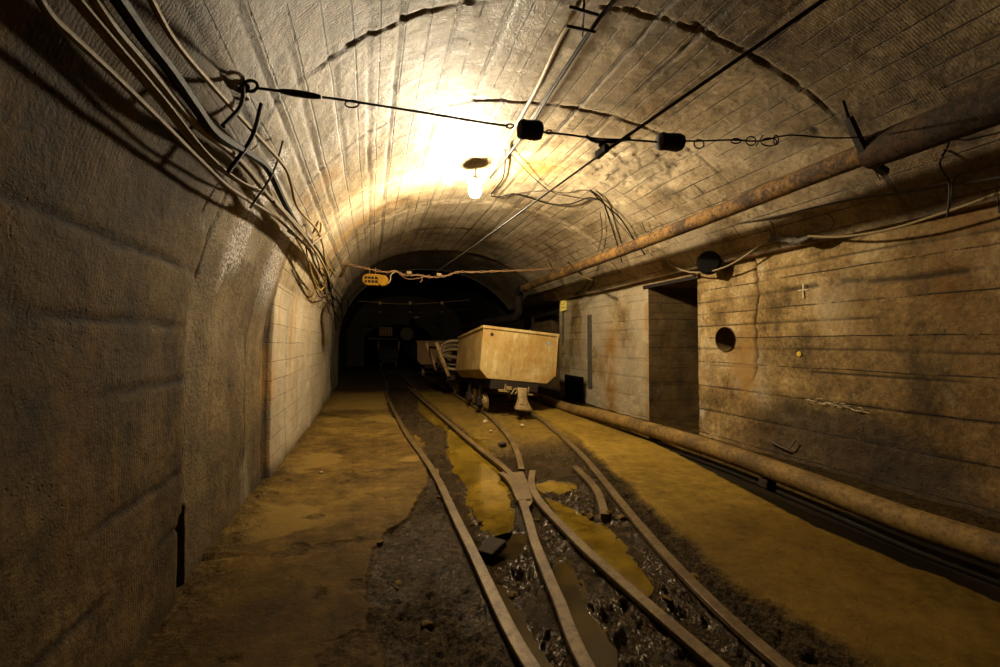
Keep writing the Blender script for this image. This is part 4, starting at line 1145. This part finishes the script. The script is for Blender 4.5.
for i, (p, l) in enumerate(([([(594, 277), (592, 286), (584, 293), (574, 298), (566, 299)]), 'black cable looping over the yellow sign'], [[(588, 281), (582, 290), (572, 296), (560, 298), (548, 296)], 'thin black cable hanging parallel above the sign'],
                            [[(568, 262), (576, 270), (584, 276), (592, 280)], 'short rusty rod leaning on the far overhead pipe'])):
    cab('far_cable', l, p, [.5, .3, .12, .06, .05][:len(p)] if i < 2 else .9, .014 if i < 2 else .018, M_BLKC if i < 2 else M_PIPE, 'cable' if i < 2 else 'rod', surf='w')
cab('far_cable', 'rusty rod sticking up over the far end of the overhead pipe', [(547, 260), (551, 270), (556, 277), (563, 279)], 1.0, .018, M_PIPE, 'rod', surf='w')
cab('far_cable', 'lower slack cable in the set-back recess left of the sign', [(539, 303), (545, 312), (552, 318), (562, 322)], [-.30, -.36, -.36, -.02], .02, M_BLKC, surf='w')
cab('far_cable', 'second slack cable just above it in the recess', [(539, 301), (546, 310), (553, 315), (562, 319)], [-.30, -.36, -.36, -.02], .014, M_BLKC, surf='w')
cab('far_cable', 'thin pipe beneath the overhead pipe from doorway to far bend', [(668, 246), (640, 256), (610, 266), (580, 279), (550, 290), (528, 296)], .35, .016, M_PIPE, 'pipe', surf='w')

# ------------------------------------------------------------------ doorway ironwork
c = at(646, 262, X=XR - .03); m = MB(); m.prism([(-.0, -.16), (.0, .16), (.03, .16), (.03, -.16)], -.16, .12, o=c)
o = m.build('iron_plate', M_PIPE, bevel=.004); tag(o, 'flaking rusty plate at the upper left corner of the doorway', 'plate')
p0 = at(698, 262, X=XR - .04); m = MB(); m.bar(p0, p0 + [0, 0, -.24], .04, .03, up=(0, 1, 0)); o = m.build('iron_stub', M_PIPE, bevel=.004); tag(o, 'short rusty iron stub at the upper right of the doorway', 'bar')
c = at(706, 263, X=XR - .28); m = MB(); rr = .16  # round black solid added to stand in for a dark spot
m.lathe([(rr * .8, 0), (rr, .01), (rr, .16), (rr * .85, .18), (.02, .18)], c + [.10, .05, 0], (-.7, -.7, .0), 24); m.tube([c + [.05, .02, 0], c + [.27, .06, -.03]], .02, 8); o = m.build('added_dark_round', M_BLACKPANEL); tag(o, 'added black round shape standing in for a dark spot at the upper right doorway corner', 'dark shape')
m = MB(); a_ = at(655, 262, X=XR - .06); b_ = at(700, 262, X=XR - .06); m.bar([XR - .02, D1 + .12, DT - .01], [XR - .02, D0 - .05, DT - .01], .03, .06)
o = m.build('lintel_angle', M_DARK, bevel=.004); tag(o, 'dark steel angle spanning the top of the doorway', 'lintel')

# sign
c = at(563.5, 305.5, X=XR - .08); sg = empty('warning_sign', c, (0, 0, math.radians(-24))); tag(sg, 'small yellow sign with two dark lines hung at the wall corner', 'sign')
m = MB(); m.prism([(-.085, -.15), (.075, -.12), (.09, .15), (-.07, .12)], -.004, .004); m.build('sign_board', M_SIGN, sg, bevel=.001)
for k_, (zz, ws) in enumerate(((.035, (.022, .018, .016, .024)), (-.045, (.024, .016, .02, .018, .016)))):
    x = -.05; m = MB()
    for w in ws: m.box((x + w / 2, -.0065, zz + .012 * x / .1), (w * .72, .003, .026)); x += w
    m.build('lettering', M_SIGNT, sg, smooth=False)
m = MB(); m.tube([at(563, 312, X=XR - .03), at(563, 345, X=XR - .03)], .018, 8); o = m.build('sign_post', M_BATTEN); tag(o, 'thin pale upright below the yellow sign', 'post')
pA = at(541, 296, X=XR + .0); m = MB(); m.bar((XR + .12, 10.98, 2.24), (XR + .2, 13.4, 2.16), .12, .1); o = m.build('dark_beam', M_DARK, bevel=.01); tag(o, 'dark beam end over the recess behind the yellow sign', 'beam')
# dark board and batten
c = at(574, 389, X=XR - .04); hh = 28 / 444 * 10.4 ; m = MB(); m.box((XR - .05, c[1], c[2]), (.05, .95, hh)); o = m.build('black_board', M_BLACKPANEL, bevel=.008); tag(o, 'blackened square board standing against the foot of the far right wall', 'board')
a_ = at(589.5, 315, X=XR - .02); b_ = at(589.5, 388, X=XR - .02); m = MB(); m.bar(a_, [a_[0], a_[1], b_[2]], .028, .17, up=(0, 1, 0)); o = m.build('grey_batten', M_BATTEN, bevel=.004); tag(o, 'vertical grey batten fixed on the pale far right wall', 'batten')
m = MB(); p = at(594, 348, X=XR - .03); m.tube([p, p + [-.05, -.08, .0], p + [-.08, -.09, -.09]], .012, 6, 3); o = m.build('wall_hook', M_PIPE); tag(o, 'small rusty hook in the wall right of the grey batten', 'hook')

# ------------------------------------------------------------------ mine cart
ct = empty('mine_cart', (2.718, 8.078, .614), (-.065, .107, -.018)); tag(ct, 'big cream rust-spotted mine cart standing on the right hand track', 'mine cart')
ct.rotation_mode = 'XYZ'
# rotation order used for the fit: Rz * Rx * Ry
Rz = Matrix.Rotation(-.018, 4, 'Z'); Rx = Matrix.Rotation(-.065, 4, 'X'); Ry = Matrix.Rotation(.107, 4, 'Y')
ct.rotation_euler = (Rz @ Rx @ Ry).to_euler('XYZ')
W, HH, LL, CH = 1.512, .989, 2.755, .155
w = W / 2
m = MB()
outer = [(-w, HH), (-w, CH), (-w + CH, 0), (w - CH, 0), (w, CH), (w, HH)]
inner = [(x * .965, max(z_, .03) if i_ not in (0, 5) else z_) for i_, (x, z_) in enumerate(outer)]
n = 6
V = [(x, 0, z_) for x, z_ in outer] + [(x, LL, z_) for x, z_ in outer] + [(x, .03, z_) for x, z_ in inner] + [(x, LL - .03, z_) for x, z_ in inner]
Fc = [tuple(range(6)), tuple(range(6, 12))[::-1], tuple(range(12, 18))[::-1], tuple(range(18, 24))]
for i in range(5): Fc += [(i, i + 6, i + 7, i + 1), (i + 12, i + 13, i + 19, i + 18)]
Fc += [(0, 5, 17, 12), (6, 18, 23, 11), (0, 12, 18, 6), (5, 11, 23, 17)]
m.add(V, Fc); cbody = m.build('body', M_CART, ct, smooth=False, bevel=.012)
m = MB(); rt = .045
m.box((0, -.012, HH - .02), (W + .05, .03, .055)); m.box((0, LL + .012, HH - .02), (W + .05, .03, .055))
m.box((-w - .010, LL / 2, HH - .02), (.03, LL, .055)); m.box((w + .010, LL / 2, HH - .02), (.03, LL, .055)); m.build('rim', M_CART, ct, smooth=False, bevel=.006)
for s_ in (-1, 1): m = MB(); m.bar((s_ * (w + .001), -.006, HH - .05), (s_ * (w + .001), -.006, CH), .02, .02); m.build('corner_weld', M_CART, cbody, bevel=.004)
# plug hole
m = MB(); m.lathe([(.028, 0), (.034, .004), (.034, .012), (.02, .014)], (-w + .17, .006, HH - .15), (0, -1, 0), 16); m.build('plug_hole', M_IRON, cbody)
m = MB(); m.box((w - .19, -.003, HH - .19), (.075, .006, .065)); m.box((w - .15, -.003, HH - .22), (.03, .006, .03)); m.build('sticker', M_STICK, cbody, smooth=False)
m = MB()
for i in range(14):
    a_ = PI * 2 * i / 13 * .8
m.tube([(w - .37 + .05 * math.cos(t), -.003, HH - .20 + .09 * math.sin(t)) for t in np.linspace(-2.6, .4, 12)], .003, 5); m.build('paint_scratch', M_PALEC, cbody)
# interior load: dark spoil lies below the rim
# undercarriage
uf = MB()
for s_ in (-1, 1): uf.box((s_ * .30 - .05, LL / 2 - .05, -.09), (.10, LL - .2, .16))
for y_ in (.25, 1.3, 2.4): uf.box((-.05, y_, -.08), (.9, .12, .14))
uf.box((-.05, .05, -.10), (.95, .10, .17)); uf.build('chassis', M_DARK, ct, bevel=.01)
gx = (at(485, 412, Z=0)[0] + at(531, 413, Z=0)[0]) / 2
sp = empty('x')
bpy.data.objects.remove(sp)
inv = (Matrix.Translation((2.718, 8.078, .614)) @ Rz @ Rx @ Ry).inverted()
XL, XRr = 2.19, 2.96


def wheel(px, y, r, parent, side, mat=M_WHEEL, minv=None):
    m = MB(); s_ = side
    prof_ = [(.03, -.05), (r * .35, -.05), (r * .42, -.03), (r * .78, -.022), (r * .82, -.045), (r, -.045), (r, .02), (r * 1.16, .026), (r * 1.16, .045), (r * .8, .045), (r * .3, .03), (.03, .05)]
    V_ = MB(); V_.lathe(prof_, (px, y, r), (-s_, 0, 0), 28)
    V = V_.V
    if minv is not None: V = [tuple(minv @ Vector(v)) for v in V]
    m.add(V, V_.F); o = m.build('wheel', mat, parent, sharp=30); return o


for y_ in (8.62, 9.55):
    m_ = MB(); m_.tube([(XL - .12, y_, .17), (XRr + .12, y_, .17)], .035, 10); mm = MB(); mm.add([tuple(inv @ Vector(v)) for v in m_.V], m_.F); ax_ = mm.build('axle', M_DARK, ct)
    for xx, s_ in ((XL, -1), (XRr, 1)):
        wheel(xx, y_, .17, ax_, s_, minv=inv)
    for xx, s_ in ((XL, -1), (XRr, 1)):
        m_ = MB(); m_.box((xx + s_ * .11, y_, .19), (.10, .17, .16)); m_.bar((xx + s_ * .10, y_ - .0, .25), (xx + s_ * .05, y_, .50), .07, .12, up=(0, 1, 0))
        mm = MB(); mm.add([tuple(inv @ Vector(v)) for v in m_.V], m_.F); mm.build('axle_box', M_DARK, ct, bevel=.01)
# coupler: flared cast buffer, hanging nose down
bc = inv @ Vector(at(520, 391, Y=7.85))
bx, by, bz = bc
m = MB()
prof_ = []
rows = [(.03, .10, .045), (-.05, .088, .05), (-.14, .085, .055), (-.22, .11, .065), (-.29, .145, .085), (-.36, .175, .11)]
V = []; nn_ = 16
for (zz, rx_, ry_) in rows:
    for k_ in range(nn_):
        t = 2 * PI * k_ / nn_; ex = 1
        V.append((bx + .02 + rx_ * math.copysign(abs(math.cos(t)) ** .6, math.cos(t)) + zz * -.04, by - .05 + ry_ * math.copysign(abs(math.sin(t)) ** .6, math.sin(t)) + zz * .35, bz + .02 + zz + (.02 * abs(math.cos(t)) if zz < -.3 else 0)))
Fc = [(i * nn_ + k_, i * nn_ + (k_ + 1) % nn_, (i + 1) * nn_ + (k_ + 1) % nn_, (i + 1) * nn_ + k_) for i in range(len(rows) - 1) for k_ in range(nn_)]
Fc += [tuple(range(nn_))[::-1]]
m.add(V, Fc); cp = m.build('coupler', M_BUFF, ct)
sl_ = cp.modifiers.new('solid', 'SOLIDIFY'); sl_.thickness = .018; sl_.offset = -1
for s_ in (-.045, .045):
    m = MB(); m.lathe([(.03, -.045), (.034, -.04), (.034, .04), (.03, .045)], (bx + .02 + s_, by - .05, bz + .03), (1, 0, 0), 14); m.build('coupler_lug', M_BUFF, cp)
for s_ in (-.06, .0, .06): m = MB(); m.lathe([(.011, 0), (.011, .012), (.004, .016)], (bx + .02 + s_, by - .225, bz - .235), (0, -1, .2), 8); m.build('rivet', M_IRON, cp)
m = MB(); m.tube([(bx + .02, by - .1, bz - .30), (bx + .03, by - .05, bz - .36), (bx + .05, by + .06, bz - .38)], [.10, .12, .08], 14, 4); m.build('coupler_jaw', M_IRON, cp)
m = MB(); m.box((bx - .30, by + .02, bz - .02), (.22, .06, .05)); m.box((bx - .22, by - .0, bz + .035), (.10, .07, .07)); m.bar((bx - .30, by, bz), (bx - .285, by, bz + .11), .02, .02, up=(0, 1, 0))
m.build('drawbar_lever', M_BUFF, ct, bevel=.006)
m = MB(); m.tube([(bx - .16, by + .0, bz - .07), (bx - .11, by - .02, bz + .03), (bx - .05, by - .02, bz + .0), (bx - .09, by, bz - .06)], .018, 8, 4); m.build('shackle', M_BUFF, ct)
m = MB(); m.bar((bx + .15, by, bz - .05), (bx + .17, by, bz + .09), .022, .03, up=(0, 1, 0)); m.bar((bx + .13, by, bz - .055), (bx + .26, by, bz - .05), .03, .03); m.build('drawbar_hook', M_BUFF, ct, bevel=.005)
m = MB(); m.box((bx - .02, by + .18, bz - .02), (.34, .36, .14)); m.build('draft_box', M_DARK, ct, bevel=.01)

# ------------------------------------------------------------------ cable cart behind
Y2 = 11.35
cc = empty('cable_cart', (2.6, Y2, 0)); tag(cc, 'low dark cart behind the cream cart with slanting stakes', 'mine cart')
m = MB(); m.box((0, 1.0, .45), (1.42, 2.1, .12)); m.box((-.42, 1.0, .36), (.12, 2.2, .14)); m.box((.42, 1.0, .36), (.12, 2.2, .14)); m.build('deck', M_DARK, cc, bevel=.01)
for x_, y_ in ((-.5, -.15), (-.5, 1.9), (.5, -.15), (.5, 1.9)):
    s_ = 1 if x_ > 0 else -1; m = MB(); m.bar((x_ * 1.35, y_, .50), (x_ + s_ * (.50 if s_ < 0 else .30), y_, 1.36), .09, .07, up=(0, 1, 0)); m.build('stake', M_WHEEL, cc, bevel=.01)
for s_ in (-1, 1):
    for xx_, zz_ in ((.92, 1.22), (.72, .75)): m = MB(); m.bar((s_ * xx_, -.15, zz_), (s_ * xx_, 1.9, zz_), .05, .055); m.build('side_rail', M_DARK, cc, bevel=.006)
for y_ in (.35, 1.15, 1.75):
    m = MB(); m.tube([(-.5, y_, .17), (.5, y_, .17)], .03, 8); ax_ = m.build('axle', M_DARK, cc)
    for xx, s_ in ((-.39, -1), (.36, 1)): wheel(xx, y_, .17, ax_, s_)
HL = ['lowest slumped', 'upper tilted', 'rear']
for k_, (c, rx_, rz_, tilt) in enumerate((((2.22, 11.75, .90), .48, .34, .5), ((2.30, 11.95, 1.17), .50, .26, .25), ((2.35, 12.5, 1.02), .44, .36, .6))):
    m = MB()
    for j in range(6):
        t = np.linspace(0, 2 * PI, 40); a1, a2 = rx_ * (1 - .05 * j) * random.uniform(.93, 1.05), rz_ * (1 - .04 * j) * random.uniform(.9, 1.08)
        P = np.stack([a1 * np.cos(t), a2 * np.sin(t) * math.sin(tilt) + .03 * j, a2 * np.sin(t) * math.cos(tilt) + .015 * np.sin(3 * t + j)], 1)
        m.tube(P, .022, 8, cap=False)
    o = m.build('hose_coil', M_TAN); o.location = c; tag(o, HL[k_] + ' coil of grey-brown hose heaped on the low cart', 'hose coil', 'hose coils on the low cart')

# third cart, far in the dark
t3 = empty('far_mine_cart', (2.45, 17.5, 0)); tag(t3, 'dim brown mine cart deepest on the right hand track, behind the hoses', 'mine cart')
m = MB(); w3 = .68
o3 = [(-w3, 1.42), (-w3, .66), (-w3 + .15, .5), (w3 - .15, .5), (w3, .66), (w3, 1.42)]
m.prism(o3, 0, 2.5); m.build('body', M_CART2, t3, smooth=False, bevel=.015)
m = MB(); m.box((0, -.01, 1.40), (1.42, .04, .06)); m.box((-w3 - .01, 1.25, 1.40), (.04, 2.5, .06)); m.box((w3 + .01, 1.25, 1.40), (.04, 2.5, .06)); m.build('rim', M_CART2, t3, bevel=.006)
m = MB(); m.box((0, 1.25, .42), (.8, 2.3, .16)); m.build('chassis', M_DARK, t3, bevel=.01)
for y_ in (.6, 1.8):
    for xx, s_ in ((-.40, -1), (.36, 1)): wheel(xx, y_, .17, t3, s_)
    m = MB(); m.tube([(-.5, y_, .17), (.5, y_, .17)], .03, 8); m.build('axle', M_DARK, t3)

# ------------------------------------------------------------------ far bulkhead, loader and lamp in the depth
YB = 27.0
arc = [at(364, 385, Y=YB)[0], at(433, 345, Y=YB)[0]]
xa0, xa1 = arc; xm = (xa0 + xa1) / 2; ra_ = (xa1 - xa0) / 2; zt = at(400, 324.5, Y=YB)[2]
pp = [(xa0, -.3)] + [(xm - ra_ * math.cos(t), 1.35 + (zt - 1.35) * math.sin(t) ** .8) for t in np.linspace(0, PI, 31)] + [(xa1, -.3)]
outp = [(-3, -.3)] + [(xm - 7 * math.cos(t), 1.35 + 5 * math.sin(t)) for t in np.linspace(0, PI, 31)] + [(8, -.3)]
n = len(pp); m = MB()
V = [(x, YB, z_) for x, z_ in pp] + [(x, YB, z_) for x, z_ in outp] + [(x, YB + .6, z_) for x, z_ in pp]
m.add(V, [(i, i + 1, i + 1 + n, i + n) for i in range(n - 1)] + [(i, i + 2 * n, i + 2 * n + 1, i + 1) for i in range(n - 1)])
struct(m.build('wall_bulkhead', M_ROCK))
def fz(x, y, Y_=26.0): return at(x, y, Y=Y_)


lc = empty('loading_machine', (0.9, 25.6, 0)); tag(lc, 'dim loading machine with slatted box under the far arch', 'machine'); L4 = np.array([.9, 25.6, 0])
a_ = fz(379, 327, 25.6) - L4; b_ = fz(392, 336, 25.6) - L4
m = MB(); cx_, cz_ = (a_[0] + b_[0]) / 2, (a_[2] + b_[2]) / 2; m.box((cx_, 0, cz_), (b_[0] - a_[0], .8, a_[2] - b_[2])); m.build('hopper_box', M_CART2, lc, bevel=.02)
m = MB()
for f in (.15, .38, .62, .85): m.box((a_[0] + (b_[0] - a_[0]) * f, -.43, cz_), (.06, .06, a_[2] - b_[2]))
m.build('slats', M_LAMPY, lc)
a_ = fz(368, 338.5, 25.6) - L4; b_ = fz(398, 339, 25.6) - L4; m = MB(); m.bar(a_, b_, .08, .07); m.build('crossbar', M_BATTEN, lc)
m = MB(); m.box((.1, .6, .75), (1.1, 1.6, .6)); m.box((.1, .6, .35), (.9, 2.2, .2)); m.build('engine_body', M_DARK, lc, bevel=.03)
for y_ in (-.1, 1.3):
    for xx in (-.3, .5): wheel(xx, y_, .2, lc, 1 if xx > 0 else -1)
    m = MB(); m.tube([(-.3, y_, .2), (.5, y_, .2)], .04, 8); m.build('axle', M_DARK, lc)
m = MB()
for x_ in (-.45, .65): m.bar((x_, -.1, .9), (x_, -.1, 1.45), .07, .07, up=(0, 1, 0))
m.build('frame_posts', M_WHEEL, lc)
fan = empty('round_fan', fz(407, 334, 26.2)); tag(fan, 'pale round duct end under the right side of the far arch', 'duct')
m = MB(); m.lathe([(.05, 0), (.30, -.03), (.34, 0), (.34, .5)], (0, 0, 0), (0, 1, 0), 24); m.build('duct', M_BATTEN, fan)
m = MB(); m.lathe([(.36, -.02), (.38, 0), (.36, .04), (.34, .02)], (0, 0, 0), (0, 1, 0), 24, close=False); m.build('rim', M_BUFF, fan)
fl2 = empty('far_lamp', (2.2, 22.5, 2.75)); tag(fl2, 'small dim lamp lighting the far arch', 'lamp')
m = MB(); m.lathe([(.01, -.07), (.045, -.05), (.055, 0), (.04, .05), (.02, .07)], (0, 0, 0), (0, 0, 1), 12); m.build('bulb', M_FARB, fl2)
m = MB(); m.lathe([(.15, -.12), (.16, -.11), (.13, .10), (.03, .2), (.03, .19), (.12, .09)], (0, 0, 0), (0, 0, 1), 16, close=False); m.tube([(0, 0, .2), (0, 0, 1.3)], .01, 6); m.build('shade', M_DARK, fl2)

# ------------------------------------------------------------------ world and view
wd = bpy.data.worlds.new('world'); bpy.context.scene.world = wd; wd.use_nodes = True
wd.node_tree.nodes['Background'].inputs[0].default_value = (.0, .0, .0, 1); wd.node_tree.nodes['Background'].inputs[1].default_value = 0
s = bpy.context.scene
s.view_settings.view_transform = 'Standard'; s.view_settings.look = 'None'; s.view_settings.gamma = 1; s.view_settings.exposure = 0.0
s.view_settings.use_curve_mapping = False
s.cycles.max_bounces = 6; s.cycles.diffuse_bounces = 2; s.cycles.caustics_reflective = False; s.cycles.caustics_refractive = False
s.cycles.sample_clamp_indirect = 6
